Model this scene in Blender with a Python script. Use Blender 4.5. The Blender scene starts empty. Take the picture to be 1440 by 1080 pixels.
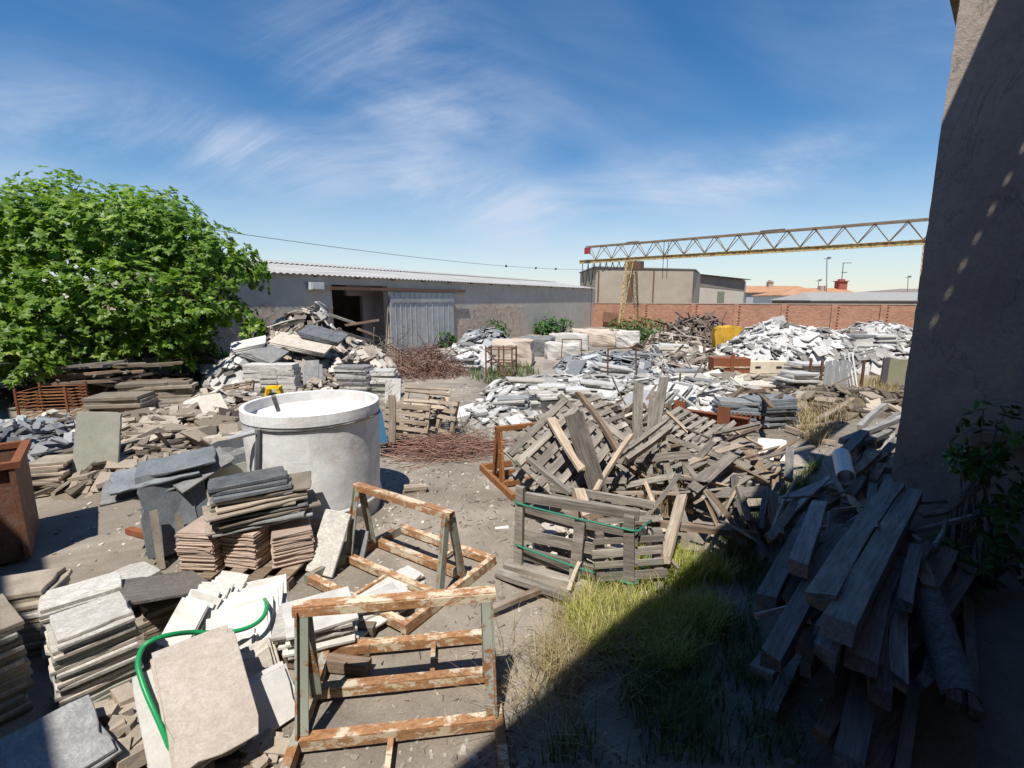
import bpy, bmesh, math, random
import numpy as np
from math import radians as R, sin, cos, tan, pi, atan2
from mathutils import Vector as V, Matrix as MX, Euler, noise

sc = bpy.context.scene
COL = sc.collection
# ---------------------------------------------------------------- camera
H = 2.9
PITCH = R(10.0)
F = 680.0
cam = bpy.data.cameras.new('camera')
cam.sensor_width = 36.0
cam.lens = F / 1440 * 36.0
cam.clip_end = 2000
cam.clip_start = 0.05
camo = bpy.data.objects.new('camera', cam)
COL.objects.link(camo)
camo.location = (0, 0, H)
camo.rotation_euler = (R(90) - PITCH, 0, 0)
sc.camera = camo

def ray(px, py):
    a = (px - 720) / F
    b = -(py - 540) / F
    return V((a, cos(PITCH) + b * sin(PITCH), -sin(PITCH) + b * cos(PITCH)))
def G(px, py, z=0.0):
    d = ray(px, py)
    t = (z - H) / d.z
    return V((d.x * t, d.y * t, z))
def D(px, py, y):
    d = ray(px, py)
    t = y / d.y
    return V((d.x * t, y, H + d.z * t))
def PL(px, py, p0, n):
    d = ray(px, py)
    t = (p0 - V((0, 0, H))).dot(n) / d.dot(n)
    return V((0, 0, H)) + d * t

# ---------------------------------------------------------------- node helpers
class NT:
    def __init__(s, name):
        s.m = bpy.data.materials.new(name)
        s.m.use_nodes = True
        s.t = s.m.node_tree
        s.b = s.t.nodes['Principled BSDF']
        s.b.inputs['Specular IOR Level'].default_value = 0.3
        s.b.inputs['Roughness'].default_value = 0.8
        s.co = s.n('ShaderNodeTexCoord').outputs['Object']
    def n(s, typ, **kw):
        n = s.t.nodes.new(typ)
        for k, v in kw.items():
            setattr(n, k, v)
        return n
    def l(s, a, b):
        s.t.links.new(a, b)
    def math(s, op, a, b=None, clamp=False):
        n = s.n('ShaderNodeMath', operation=op)
        n.use_clamp = clamp
        for i, x in enumerate((a, b)):
            if x is None: continue
            if isinstance(x, (int, float)): n.inputs[i].default_value = x
            else: s.l(x, n.inputs[i])
        return n.outputs[0]
    def rnd(s):
        """a value that differs for each object and for each piece (face attribute 'tint')"""
        oi = s.n('ShaderNodeObjectInfo').outputs['Random']
        at = s.n('ShaderNodeAttribute', attribute_name='tint').outputs['Fac']
        return s.math('FRACT', s.math('ADD', oi, at))
    def coords(s, scale=(1, 1, 1), shift=None):
        mp = s.n('ShaderNodeMapping')
        mp.inputs['Scale'].default_value = scale
        s.l(s.co, mp.inputs['Vector'])
        if shift is not None:
            mu = s.math('MULTIPLY', shift, 37.0)
            cx = s.n('ShaderNodeCombineXYZ')
            for i in range(3): s.l(mu, cx.inputs[i])
            s.l(cx.outputs[0], mp.inputs['Location'])
        return mp.outputs[0]
    def noise(s, co, scale, detail=6, rough=0.6, dist=0.0):
        n = s.n('ShaderNodeTexNoise')
        n.inputs['Scale'].default_value = scale
        n.inputs['Detail'].default_value = detail
        n.inputs['Roughness'].default_value = rough
        n.inputs['Distortion'].default_value = dist
        s.l(co, n.inputs['Vector'])
        return n.outputs['Fac']
    def voro(s, co, scale, feature='F1'):
        n = s.n('ShaderNodeTexVoronoi', feature=feature)
        n.inputs['Scale'].default_value = scale
        s.l(co, n.inputs['Vector'])
        return n
    def ramp(s, fac, stops, interp='LINEAR'):
        r = s.n('ShaderNodeValToRGB')
        r.color_ramp.interpolation = interp
        e = r.color_ramp.elements
        while len(e) < len(stops): e.new(0.5)
        for el, (p, c) in zip(e, stops):
            el.position = p
            el.color = (c, c, c, 1) if isinstance(c, (int, float)) else (*c, 1)
        s.l(fac, r.inputs[0])
        return r.outputs[0]
    def mix(s, fac, a, b, mode='MIX'):
        n = s.n('ShaderNodeMix', data_type='RGBA', blend_type=mode)
        for i, x in ((0, fac), (6, a), (7, b)):
            if isinstance(x, (int, float)): n.inputs[i].default_value = x
            elif isinstance(x, tuple): n.inputs[i].default_value = (*x, 1)
            else: s.l(x, n.inputs[i])
        return n.outputs[2]
    def vary(s, col, rnd, lo=0.75, hi=1.15):
        v = s.n('ShaderNodeMapRange')
        v.inputs[3].default_value = lo
        v.inputs[4].default_value = hi
        s.l(rnd, v.inputs[0])
        h = s.n('ShaderNodeHueSaturation')
        s.l(v.outputs[0], h.inputs['Value'])
        s.l(col, h.inputs['Color'])
        return h.outputs[0]
    def bump(s, h, strength=0.3, dist=0.01):
        b = s.n('ShaderNodeBump')
        b.inputs['Strength'].default_value = strength
        b.inputs['Distance'].default_value = dist
        s.l(h, b.inputs['Height'])
        s.l(b.outputs[0], s.b.inputs['Normal'])
    def out(s, col, rough=None, metal=None):
        if isinstance(col, tuple): s.b.inputs['Base Color'].default_value = (*col, 1)
        else: s.l(col, s.b.inputs['Base Color'])
        if rough is not None: s.b.inputs['Roughness'].default_value = rough
        if metal is not None: s.b.inputs['Metallic'].default_value = metal
        return s.m

M = {}
def stone(name, c1, c2, vein=None, scale=5.0, rough=0.6, lo=0.75, hi=1.15, speck=0.35, dirt=(0.25, 0.2, 0.15), dirtamt=0.45, veinw=0.06):
    t = NT(name)
    r = t.rnd()
    co = t.coords((1, 1, 1), r)
    n1 = t.noise(co, scale, 7, 0.65)
    col = t.ramp(n1, [(0.3, c1), (0.7, c2)])
    if vein:
        n2 = t.noise(t.coords((1, 2.2, 1), r), scale * 0.9, 8, 0.7, 1.6)
        v = t.math('ABSOLUTE', t.math('SUBTRACT', n2, 0.5))
        vm = t.ramp(v, [(0.0, 0.5), (veinw, 0.0)])
        col = t.mix(vm, col, vein)
    n3 = t.noise(co, 60, 4, 0.8)
    col = t.mix(speck, col, t.ramp(n3, [(0.35, 0.25), (0.65, 1.0)]), 'MULTIPLY')
    n4 = t.noise(co, scale * 0.6, 6, 0.7, 0.6)
    col = t.mix(t.math('MULTIPLY', t.ramp(n4, [(0.55, 0.0), (0.75, 1.0)]), dirtamt), col, dirt)
    col = t.vary(col, r, lo, hi)
    t.bump(t.math('ADD', n3, n1), 0.35, 0.006)
    M[name] = t.out(col, rough)
stone('white_marble', (0.52, 0.495, 0.45), (0.70, 0.68, 0.635), (0.5, 0.49, 0.48), 4, 0.5, 0.85, 1.08, 0.12, veinw=0.03)
stone('cream_marble', (0.56, 0.5, 0.42), (0.74, 0.68, 0.585), (0.38, 0.3, 0.24), 4, 0.55, 0.75, 1.1, 0.25)
stone('beige_stone', (0.36, 0.295, 0.225), (0.48, 0.40, 0.32), None, 4, 0.7, 0.85, 1.08, 0.35, (0.24, 0.18, 0.14), 0.5)
stone('pale_beige', (0.47, 0.405, 0.34), (0.58, 0.515, 0.45), (0.4, 0.33, 0.28), 4, 0.7, 0.9, 1.06, 0.3, (0.3, 0.23, 0.18), 0.5)
stone('pink_tile', (0.42, 0.31, 0.24), (0.56, 0.44, 0.36), None, 5, 0.7, 0.8, 1.15, 0.3)
stone('grey_stone', (0.24, 0.24, 0.24), (0.42, 0.42, 0.41), (0.16, 0.16, 0.16), 5, 0.6, 0.65, 1.25, 0.35)
stone('veined_stone', (0.56, 0.53, 0.47), (0.73, 0.70, 0.64), (0.24, 0.22, 0.2), 6, 0.55, 0.85, 1.1, 0.3, veinw=0.1)
stone('blue_slate', (0.13, 0.145, 0.16), (0.25, 0.27, 0.285), None, 4, 0.55, 0.7, 1.3, 0.45, (0.2, 0.18, 0.15), 0.4)
stone('dark_granite', (0.085, 0.09, 0.1), (0.2, 0.21, 0.22), None, 8, 0.5, 0.85, 1.2, 0.6, (0.22, 0.2, 0.17), 0.4)
stone('brown_slab', (0.12, 0.105, 0.09), (0.19, 0.165, 0.145), (0.4, 0.37, 0.33), 2.5, 0.5, 0.9, 1.1, 0.25, (0.2, 0.17, 0.13), 0.4, 0.02)
stone('greenish_slab', (0.29, 0.29, 0.24), (0.38, 0.38, 0.32), None, 3, 0.65, 0.9, 1.1, 0.3)
stone('dull_slab', (0.24, 0.2, 0.155), (0.42, 0.36, 0.28), None, 4, 0.75, 0.6, 1.3, 0.35)
stone('sandy_block', (0.50, 0.40, 0.31), (0.62, 0.53, 0.43), None, 1.5, 0.8, 0.9, 1.1, 0.3)
stone('white_block', (0.48, 0.45, 0.40), (0.66, 0.63, 0.57), None, 1.2, 0.75, 0.85, 1.1, 0.3)

def rubble_mat(name, stops, speck=0.3):
    t = NT(name)
    r = t.rnd()
    col = t.ramp(r, stops)
    n3 = t.noise(t.co, 12, 6, 0.75)
    col = t.mix(speck, col, t.ramp(n3, [(0.3, 0.3), (0.65, 1.0)]), 'MULTIPLY')
    t.bump(n3, 0.4, 0.02)
    M[name] = t.out(col, 0.75)
rubble_mat('white_rubble', [(0, (0.13, 0.12, 0.11)), (0.22, (0.3, 0.28, 0.255)), (0.5, (0.47, 0.45, 0.42)), (0.8, (0.6, 0.585, 0.56)), (1, (0.74, 0.73, 0.71))], 0.35)
rubble_mat('mixed_rubble', [(0, (0.12, 0.1, 0.085)), (0.3, (0.28, 0.235, 0.19)), (0.65, (0.46, 0.4, 0.33)), (0.85, (0.62, 0.56, 0.48)), (1, (0.72, 0.68, 0.61))])
rubble_mat('brown_rubble', [(0, (0.07, 0.056, 0.045)), (0.4, (0.2, 0.165, 0.125)), (0.8, (0.36, 0.3, 0.235)), (1, (0.52, 0.46, 0.38))])
rubble_mat('grey_rubble', [(0, (0.1, 0.105, 0.11)), (0.5, (0.26, 0.27, 0.28)), (1, (0.55, 0.55, 0.54))])
rubble_mat('dark_scrap', [(0, (0.05, 0.035, 0.03)), (0.5, (0.13, 0.09, 0.07)), (0.85, (0.24, 0.19, 0.15)), (1, (0.4, 0.35, 0.29))])
rubble_mat('twig_red', [(0, (0.09, 0.045, 0.035)), (0.5, (0.19, 0.095, 0.07)), (1, (0.34, 0.21, 0.16))], 0.15)
rubble_mat('twig_grey', [(0, (0.09, 0.07, 0.06)), (0.6, (0.22, 0.18, 0.14)), (1, (0.36, 0.3, 0.23))], 0.15)
rubble_mat('gravel', [(0, (0.2, 0.17, 0.14)), (0.5, (0.34, 0.3, 0.25)), (0.88, (0.42, 0.38, 0.33)), (1, (0.56, 0.53, 0.48))], 0.2)

def wood(name, c1, c2, lo=0.7, hi=1.25, rough=0.85):
    t = NT(name)
    r = t.rnd()
    g = t.noise(t.coords((1.2, 22, 22), r), 2.2, 7, 0.7, 0.3)
    p = t.noise(t.coords((1, 3, 3), r), 2.5, 5, 0.6)
    col = t.ramp(g, [(0.32, c1), (0.66, c2)])
    col = t.mix(0.55, col, t.ramp(p, [(0.3, 0.45), (0.7, 1.0)]), 'MULTIPLY')
    st_ = t.noise(t.coords((.7, 2, 2), r), 1.7, 4, 0.6, 0.8)
    col = t.mix(t.ramp(st_, [(0.52, 0.0), (0.7, 0.45)]), col, (0.5, 0.46, 0.4))
    col = t.mix(t.ramp(t.noise(t.coords((1, 1, 1), r), 9, 3, 0.5), [(0.64, 0.0), (0.72, 0.6)]), col, c1)
    col = t.vary(col, r, lo, hi)
    t.bump(g, 0.6, 0.008)
    M[name] = t.out(col, rough)
wood('grey_wood', (0.13, 0.113, 0.095), (0.36, 0.322, 0.275))
wood('pale_wood', (0.27, 0.2, 0.14), (0.56, 0.46, 0.35))
wood('brown_wood', (0.13, 0.085, 0.055), (0.34, 0.25, 0.175))
wood('old_beam', (0.15, 0.142, 0.133), (0.38, 0.365, 0.345), 0.6, 1.3)
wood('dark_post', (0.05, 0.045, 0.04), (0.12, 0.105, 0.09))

def paint_rust(name, paint, paint2, amount, rust1=(0.17, 0.065, 0.025), rust2=(0.36, 0.17, 0.07), rough=0.7, sx=1.0):
    t = NT(name)
    r = t.rnd()
    co = t.coords((sx, 1, 1), r)
    n1 = t.noise(co, 6, 8, 0.75, 0.4)
    n2 = t.noise(co, 28, 5, 0.7)
    n0 = t.noise(co, 2.0, 3, 0.5)
    pc = t.ramp(n0, [(0.35, paint), (0.65, paint2)])
    rc = t.ramp(n2, [(0.3, rust1), (0.7, rust2)])
    e = 0.62 - amount * 0.3
    f = t.math('ADD', n1, t.math('MULTIPLY', n2, 0.25))
    f = t.math('SUBTRACT', f, 0.12)
    m = t.ramp(f, [(e - 0.02, 0.0), (e + 0.03, 1.0)])
    col = t.mix(m, pc, rc)
    t.bump(t.math('ADD', m, n2), 0.3, 0.004)
    M[name] = t.out(t.vary(col, r, 0.85, 1.12), rough)
paint_rust('grey_green_paint', (0.25, 0.27, 0.22), (0.33, 0.345, 0.29), 0.28)
paint_rust('rust_cream_paint', (0.52, 0.42, 0.28), (0.58, 0.5, 0.38), 0.47, (0.2, 0.085, 0.035), (0.44, 0.24, 0.115), sx=0.6)
paint_rust('rust_yellow_paint', (0.42, 0.25, 0.05), (0.46, 0.3, 0.1), 0.75, (0.17, 0.065, 0.025), (0.33, 0.14, 0.05))
paint_rust('rust_red', (0.2, 0.06, 0.03), (0.25, 0.085, 0.04), 0.35, (0.13, 0.045, 0.02), (0.24, 0.1, 0.05))
paint_rust('rust_dark', (0.12, 0.075, 0.055), (0.17, 0.1, 0.07), 0.5, (0.1, 0.05, 0.03), (0.2, 0.1, 0.055))
paint_rust('bin_rust', (0.17, 0.09, 0.065), (0.25, 0.15, 0.115), 0.5, (0.12, 0.05, 0.03), (0.25, 0.115, 0.065))
paint_rust('crane_yellow', (0.5, 0.39, 0.14), (0.58, 0.48, 0.24), 0.35)
paint_rust('crane_brown', (0.17, 0.13, 0.1), (0.26, 0.2, 0.14), 0.35, (0.12, 0.07, 0.04), (0.3, 0.2, 0.1))
paint_rust('door_sheet', (0.36, 0.365, 0.355), (0.43, 0.435, 0.42), 0.06, (0.16, 0.13, 0.11), (0.22, 0.19, 0.16))
paint_rust('yellow_tarp', (0.5, 0.28, 0.02), (0.58, 0.36, 0.04), 0.12, (0.24, 0.13, 0.02), (0.36, 0.19, 0.03))

def plain(name, c, rough=0.6, var=(0.9, 1.1), metal=0.0, nscale=8):
    t = NT(name)
    r = t.rnd()
    n = t.noise(t.co, nscale, 5, 0.6)
    col = t.mix(0.35, t.ramp(t.math('ADD', n, 0.0), [(0, c), (1, c)]), t.ramp(n, [(0.3, 0.55), (0.7, 1.0)]), 'MULTIPLY')
    M[name] = t.out(t.vary(col, r, *var), rough, metal)
plain('hose_green', (0.015, 0.30, 0.10), 0.35)
plain('strap_green', (0.02, 0.2, 0.12), 0.6)
plain('stool_yellow', (0.75, 0.5, 0.01), 0.45)
plain('red_plastic', (0.35, 0.04, 0.04), 0.5)
plain('blue_sheet', (0.1, 0.3, 0.5), 0.5)
plain('black', (0.02, 0.02, 0.02), 0.7)
plain('dark_room', (0.06, 0.055, 0.05), 0.9)
plain('inner_wall', (0.3, 0.26, 0.23), 0.9, nscale=2)
plain('steel_grey', (0.3, 0.3, 0.3), 0.5, metal=0.5)
plain('zinc', (0.55, 0.57, 0.58), 0.45, metal=0.35)
plain('lamp_white', (0.7, 0.7, 0.68), 0.4)
plain('white_strip', (0.78, 0.77, 0.74), 0.6)
plain('dark_door', (0.1, 0.085, 0.1), 0.6)
plain('olive_panel', (0.3, 0.29, 0.2), 0.6)
plain('chimney_red', (0.36, 0.1, 0.07), 0.8)
plain('chimney_buff', (0.42, 0.33, 0.26), 0.8)
plain('house_white', (0.72, 0.7, 0.66), 0.8)
plain('house_grey', (0.4, 0.4, 0.42), 0.8)
plain('shutter', (0.2, 0.21, 0.15), 0.7)
plain('cream_box', (0.66, 0.58, 0.44), 0.7)

# ---------------------------------------------------------------- mesh builder
class MB:
    def __init__(s, seed=0):
        s.v = []; s.f = []; s.t = []; s.r = random.Random(seed)
    def add(s, vs, fs, tint=None):
        o = len(s.v)
        s.v += [tuple(x) for x in vs]
        tt = s.r.random() if tint is None else tint
        for f in fs:
            s.f.append([i + o for i in f]); s.t.append(tt)
    def box(s, mx, sx, sy, sz, tint=None, jit=0.0):
        """box centred on mx"""
        vs = []
        for x in (-.5, .5):
            for y in (-.5, .5):
                for z in (-.5, .5):
                    j = V((s.r.uniform(-jit, jit), s.r.uniform(-jit, jit), s.r.uniform(-jit, jit)))
                    vs.append(mx @ (V((x * sx, y * sy, z * sz)) + j))
        s.add(vs, [(0, 1, 3, 2), (4, 6, 7, 5), (0, 4, 5, 1), (2, 3, 7, 6), (0, 2, 6, 4), (1, 5, 7, 3)], tint)
    def abox(s, x0, x1, y0, y1, z0, z1, tint=None):
        s.box(MX.Translation(((x0 + x1) / 2, (y0 + y1) / 2, (z0 + z1) / 2)), x1 - x0, y1 - y0, z1 - z0, tint)
    def beam(s, a, b, w, h=None, roll=0.0, tint=None, jit=0.0):
        a = V(a); b = V(b); h = h or w
        s.box(beam_mx(a, b, roll), (b - a).length, w, h, tint, jit)
    def tube(s, pts, r, n=6, tint=None, r1=None, cap=True):
        pts = [V(p) for p in pts]
        k = len(pts)
        vs = []; fs = []
        up = V((0, 0, 1))
        for i, p in enumerate(pts):
            d = (pts[min(i + 1, k - 1)] - pts[max(i - 1, 0)]).normalized()
            u = up if abs(d.dot(up)) < 0.95 else V((1, 0, 0))
            e1 = d.cross(u).normalized(); e2 = d.cross(e1)
            rr = r if r1 is None else r + (r1 - r) * i / (k - 1)
            for j in range(n):
                a = 2 * pi * j / n
                vs.append(p + (e1 * cos(a) + e2 * sin(a)) * rr)
        for i in range(k - 1):
            for j in range(n):
                fs.append((i * n + j, i * n + (j + 1) % n, (i + 1) * n + (j + 1) % n, (i + 1) * n + j))
        if cap:
            fs.append(tuple(range(n))[::-1]); fs.append(tuple((k - 1) * n + j for j in range(n)))
        s.add(vs, fs, tint)
    def prism(s, mx, poly, z0, z1, tint=None):
        n = len(poly)
        vs = [mx @ V((x, y, z0)) for x, y in poly] + [mx @ V((x, y, z1)) for x, y in poly]
        fs = [tuple(range(n))[::-1], tuple(range(n, 2 * n))] + [(i, (i + 1) % n, n + (i + 1) % n, n + i) for i in range(n)]
        s.add(vs, fs, tint)
    def piece(s, mx, L, W, T, tint=None, chip=0.25):
        """a broken flat slab piece"""
        r = s.r
        c = [(-L / 2, -W / 2), (L / 2, -W / 2), (L / 2, W / 2), (-L / 2, W / 2)]
        poly = []
        for x, y in c:
            if r.random() < chip:
                k = r.uniform(0.15, 0.45)
                a, b = (x * (1 - k), y), (x, y * (1 - k))
                if x * y > 0: a, b = b, a
                poly += [a, b]
            else:
                poly.append((x * r.uniform(0.86, 1.0), y * r.uniform(0.86, 1.0)))
        s.prism(mx, poly, -T / 2, T / 2, tint)
    def build(s, name, mat, parent=None, smooth=False, origin=None):
        me = bpy.data.meshes.new(name)
        vs = s.v
        if origin is not None:
            vs = [(x - origin[0], y - origin[1], z - origin[2]) for x, y, z in vs]
        me.from_pydata(vs, [], s.f)
        at = me.attributes.new('tint', 'FLOAT', 'FACE')
        at.data.foreach_set('value', s.t)
        if smooth: me.polygons.foreach_set('use_smooth', [True] * len(me.polygons))
        me.materials.append(M[mat] if isinstance(mat, str) else mat)
        me.update()
        o = bpy.data.objects.new(name, me)
        COL.objects.link(o)
        if parent is not None: o.parent = parent
        if origin is not None: o.location = origin
        return o
def beam_mx(a, b, roll=0.0):
    d = (b - a).normalized()
    up = V((0, 0, 1)) if abs(d.z) < 0.97 else V((0, 1, 0))
    y = up.cross(d).normalized()
    z = d.cross(y)
    m = MX((d, y, z)).transposed().to_4x4()
    return MX.Translation((a + b) / 2) @ m @ MX.Rotation(roll, 4, 'X')
def tag(o, label, cat, group=None, kind=None):
    o['label'] = label; o['category'] = cat
    if group: o['group'] = group
    if kind: o['kind'] = kind
    return o
def thing(name, label, cat, loc=(0, 0, 0), rz=0, group=None):
    o = bpy.data.objects.new(name, None)
    o.empty_display_size = 0.2
    COL.objects.link(o)
    o.location = loc; o.rotation_euler = (0, 0, rz)
    return tag(o, label, cat, group)
def structure(o):
    o['kind'] = 'structure'
    return o
def TRS(loc, yaw=0, tx=0, ty=0):
    return MX.Translation(V(loc)) @ MX.Rotation(yaw, 4, 'Z') @ MX.Rotation(ty, 4, 'Y') @ MX.Rotation(tx, 4, 'X')

_slabs = {}
def slab_mesh(L, W, T, rough=0.01, seed=0, chips=0.3):
    """one slab, origin at the middle of its underside: sawn faces, slightly broken edges, eased arris"""
    key = (round(L, 3), round(W, 3), round(T, 3), rough, seed)
    if key in _slabs: return _slabs[key]
    r = random.Random(seed * 131 + int(L * 1000) + int(W * 777))
    c = [V((-L / 2, -W / 2)), V((L / 2, -W / 2)), V((L / 2, W / 2)), V((-L / 2, W / 2))]
    poly = []
    for i in range(4):
        a, b = c[i], c[(i + 1) % 4]
        n = max(3, int((b - a).length / 0.09))
        inw = V((-(b - a).y, (b - a).x)).normalized()
        chip = r.random() < chips
        cp, cw, cd = r.random(), r.uniform(0.05, 0.16), r.uniform(0.02, 0.07)
        for k in range(n):
            u = k / n
            d = abs(r.gauss(0, rough * .3)) + (abs(r.gauss(0, rough)) if r.random() < .12 else 0)
            if chip: d += cd * max(0, 1 - abs(u - cp) / cw)
            p = a.lerp(b, u) + inw * d
            if k == 0: p += (V((0, 0)) - a).normalized() * abs(r.gauss(0, rough))
            poly.append(p)
    n = len(poly)
    bev = min(0.006, T * 0.2)
    vs = []
    for z, ins in ((0, bev), (bev, 0), (T - bev, 0), (T, bev)):
        for p in poly:
            q = p * (1 - ins / max(0.05, p.length))
            j = r.uniform(-1, 1) * rough * 0.2 if ins == 0 else 0
            q = q + q.normalized() * j
            vs.append((q.x, q.y, z))
    fs = [tuple(range(n))[::-1], tuple(range(3 * n, 4 * n))]
    for k in range(3):
        for i in range(n):
            fs.append((k * n + i, k * n + (i + 1) % n, (k + 1) * n + (i + 1) % n, (k + 1) * n + i))
    me = bpy.data.meshes.new('slab')
    me.from_pydata(vs, [], fs)
    me.materials.append(M['grey_stone'])
    me.update()
    _slabs[key] = me
    return me
def place(name, me, mat, mx, label, cat, group=None):
    if name == 'cut_stone' and isinstance(mat, str):
        if 'marble' in mat or 'vein' in mat: name, cat = 'marble_sheet', 'marble'
        elif 'slate' in mat or 'granite' in mat: name, cat = 'slate_sheet', 'slate'
    o = bpy.data.objects.new(name, me)
    COL.objects.link(o)
    o.matrix_world = mx
    o.material_slots[0].link = 'OBJECT'
    o.material_slots[0].material = M[mat] if isinstance(mat, str) else mat
    tag(o, label, cat, group)
    return o
def stack(base, yaw, n, L, W, T, mat, what, where, name='cut_stone', cat='stone', jit=0.014, jyaw=0.03, vary=0.03,
          tilt=0.0, tdir=0.0, rough=0.01, seed=1, top=None, gap=0.0, mats=None, kinds=3):
    """a pile of single slabs laid flat one on another; every slab is a thing"""
    r = random.Random(seed)
    z = base[2]
    grp = what + 's ' + where
    for i in range(n):
        k = r.randrange(kinds)
        l, w, t = L * (1 - vary * k), W * (1 - vary * ((k * 2 + 1) % 3)), T
        me = slab_mesh(l, w, t, rough, seed * 10 + k)
        y = yaw + r.gauss(0, jyaw)
        mx = TRS((base[0] + r.gauss(0, jit), base[1] + r.gauss(0, jit), z), 0) @ MX.Rotation(tdir, 4, 'Z') @ MX.Rotation(tilt + r.gauss(0, .006), 4, 'Y') @ MX.Rotation(y - tdir, 4, 'Z')
        m = mat if mats is None else r.choice(mats)
        last = i == n - 1
        place(name, me, m, mx, (top or ('topmost ' + what + ' ' + where)) if last else what + ' ' + where, cat, None if last else grp)
        z += T * 1.02 + gap * r.random()
    return z
def lean_row(p0, step, n, yaw, lean, L, Hh, T, mat, what, where, name='cut_stone', cat='stone', rough=0.008, seed=1, jit=0.012, jl=0.02, first=None, mats=None, vary=0.05):
    """slabs standing on edge, leaning on one another; face normal along yaw, leaning back by lean"""
    r = random.Random(seed)
    for i in range(n):
        k = r.randrange(3)
        me = slab_mesh(L * (1 - vary * k), Hh * (1 - vary * ((k + 1) % 3)), T, rough, seed * 10 + k)
        hh = Hh * (1 - vary * ((k + 1) % 3))
        p = V(p0) + V(step) * i + V((r.gauss(0, jit), r.gauss(0, jit), 0))
        # slab XY plane -> stand up: local Y becomes up
        mx = MX.Translation(p) @ MX.Rotation(yaw + r.gauss(0, jl), 4, 'Z') @ MX.Rotation(pi / 2 - lean + r.gauss(0, jl), 4, 'X') @ MX.Translation((0, hh / 2, 0)) @ MX.Rotation(r.gauss(0, jl), 4, 'Z')
        m = mat if mats is None else r.choice(mats)
        lab = what + ' ' + where
        if i == 0 and first: place(name, me, m, mx, first, cat)
        else: place(name, me, m, mx, lab, cat, what + 's ' + where)
# ================================================================ light and sky
SX, SY = 0.138, 0.52                       # shadow offset on the ground for each metre of height
sun_el = math.atan(1 / math.hypot(SX, SY))
sun_az = atan2(-SX, -SY)
sd = bpy.data.lights.new('sun', 'SUN')
sd.energy = 4.7
sd.angle = R(0.53)
sd.color = (1.0, 0.955, 0.88)
so = bpy.data.objects.new('sun', sd)
COL.objects.link(so)
so.rotation_euler = V((-SX, -SY, 1)).to_track_quat('Z', 'Y').to_euler()
so.location = (-5, -20, 40)

w = bpy.data.worlds.new('World')
sc.world = w
w.use_nodes = True
nt = w.node_tree
bg = nt.nodes['Background']
sky = nt.nodes.new('ShaderNodeTexSky')
sky.sky_type = 'NISHITA'
sky.sun_disc = False
sky.sun_elevation = sun_el
sky.sun_rotation = sun_az
sky.altitude = 600
sky.air_density = 1.15
sky.dust_density = 0.08
sky.ozone_density = 1.6
def wn(t, **k):
    n = nt.nodes.new(t)
    for a, b in k.items(): setattr(n, a, b)
    return n
def wm(op, a, b=None):
    n = wn('ShaderNodeMath', operation=op)
    for i, x in enumerate((a, b)):
        if x is None: continue
        if isinstance(x, (int, float)): n.inputs[i].default_value = x
        else: nt.links.new(x, n.inputs[i])
    return n.outputs[0]
hs = wn('ShaderNodeHueSaturation')
hs.inputs['Saturation'].default_value = 1.38
hs.inputs['Hue'].default_value = 0.503
nt.links.new(sky.outputs[0], hs.inputs['Color'])
tc = wn('ShaderNodeTexCoord')
sp = wn('ShaderNodeSeparateXYZ')
nt.links.new(tc.outputs['Generated'], sp.inputs[0])
def cloud(rot, scale, loc, nscale, detail, rough, dist, lo, hi, amt):
    mp = wn('ShaderNodeMapping')
    mp.vector_type = 'TEXTURE'
    mp.inputs['Rotation'].default_value = (0, rot, 0)
    mp.inputs['Scale'].default_value = scale
    mp.inputs['Location'].default_value = loc
    nt.links.new(tc.outputs['Generated'], mp.inputs[0])
    nz = wn('ShaderNodeTexNoise')
    nz.inputs['Scale'].default_value = nscale
    nz.inputs['Detail'].default_value = detail
    nz.inputs['Roughness'].default_value = rough
    nz.inputs['Distortion'].default_value = dist
    nt.links.new(mp.outputs[0], nz.inputs['Vector'])
    rp = wn('ShaderNodeMapRange')
    rp.interpolation_type = 'SMOOTHERSTEP'
    for i, x in enumerate((lo, hi, 0.0, amt), 1): rp.inputs[i].default_value = x
    nt.links.new(nz.outputs['Fac'], rp.inputs[0])
    return rp.outputs[0]
c1 = cloud(R(18), (1.6, 1.0, 0.8), (1.3, 0.2, 0.4), 1.6, 3, 0.5, 0.3, 0.40, 0.66, 1.0)      # large patches
c2 = cloud(R(14), (2.2, 1.0, 0.42), (0.3, 0.0, 0.1), 2.2, 9, 0.6, 0.9, 0.30, 0.76, 1.0)     # drawn-out streaks
c3 = cloud(R(24), (1.5, 1.0, 0.6), (2.4, 0.5, 0.9), 1.8, 5, 0.55, 0.8, 0.40, 0.78, 0.2)      # thin veil
cm = wm('MULTIPLY', c1, c2)
cm = wm('ADD', wm('MULTIPLY', cm, 0.34), c3)
def patch(px, py, wide, high, tilt, amt):
    # a soft-edged bank of cirrus round one direction of the sky, broken up by streaky noise
    d = ray(px, py).normalized(); e1 = d.cross(V((0, 0, 1))).normalized(); e2 = e1.cross(d)
    f1 = e1 * cos(tilt) + e2 * sin(tilt); f2 = e2 * cos(tilt) - e1 * sin(tilt)
    q = []
    for f, s_ in ((f1, wide), (f2, high)):
        dp = wn('ShaderNodeVectorMath', operation='DOT_PRODUCT')
        nt.links.new(tc.outputs['Generated'], dp.inputs[0]); dp.inputs[1].default_value = tuple(f)
        v = wm('DIVIDE', dp.outputs['Value'], s_); q.append(wm('MULTIPLY', v, v))
    g_ = wm('SUBTRACT', 1.0, wm('ADD', q[0], q[1]))
    g_ = wm('MAXIMUM', g_, 0.0)
    nz = cloud(tilt, (2.2, 1.2, .6), (px * .01, 0.3, py * .01), 2.8, 10, 0.66, 1.1, 0.32, 0.82, amt * .85)
    return wm('MULTIPLY', wm('POWER', g_, 1.3), nz)
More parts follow.
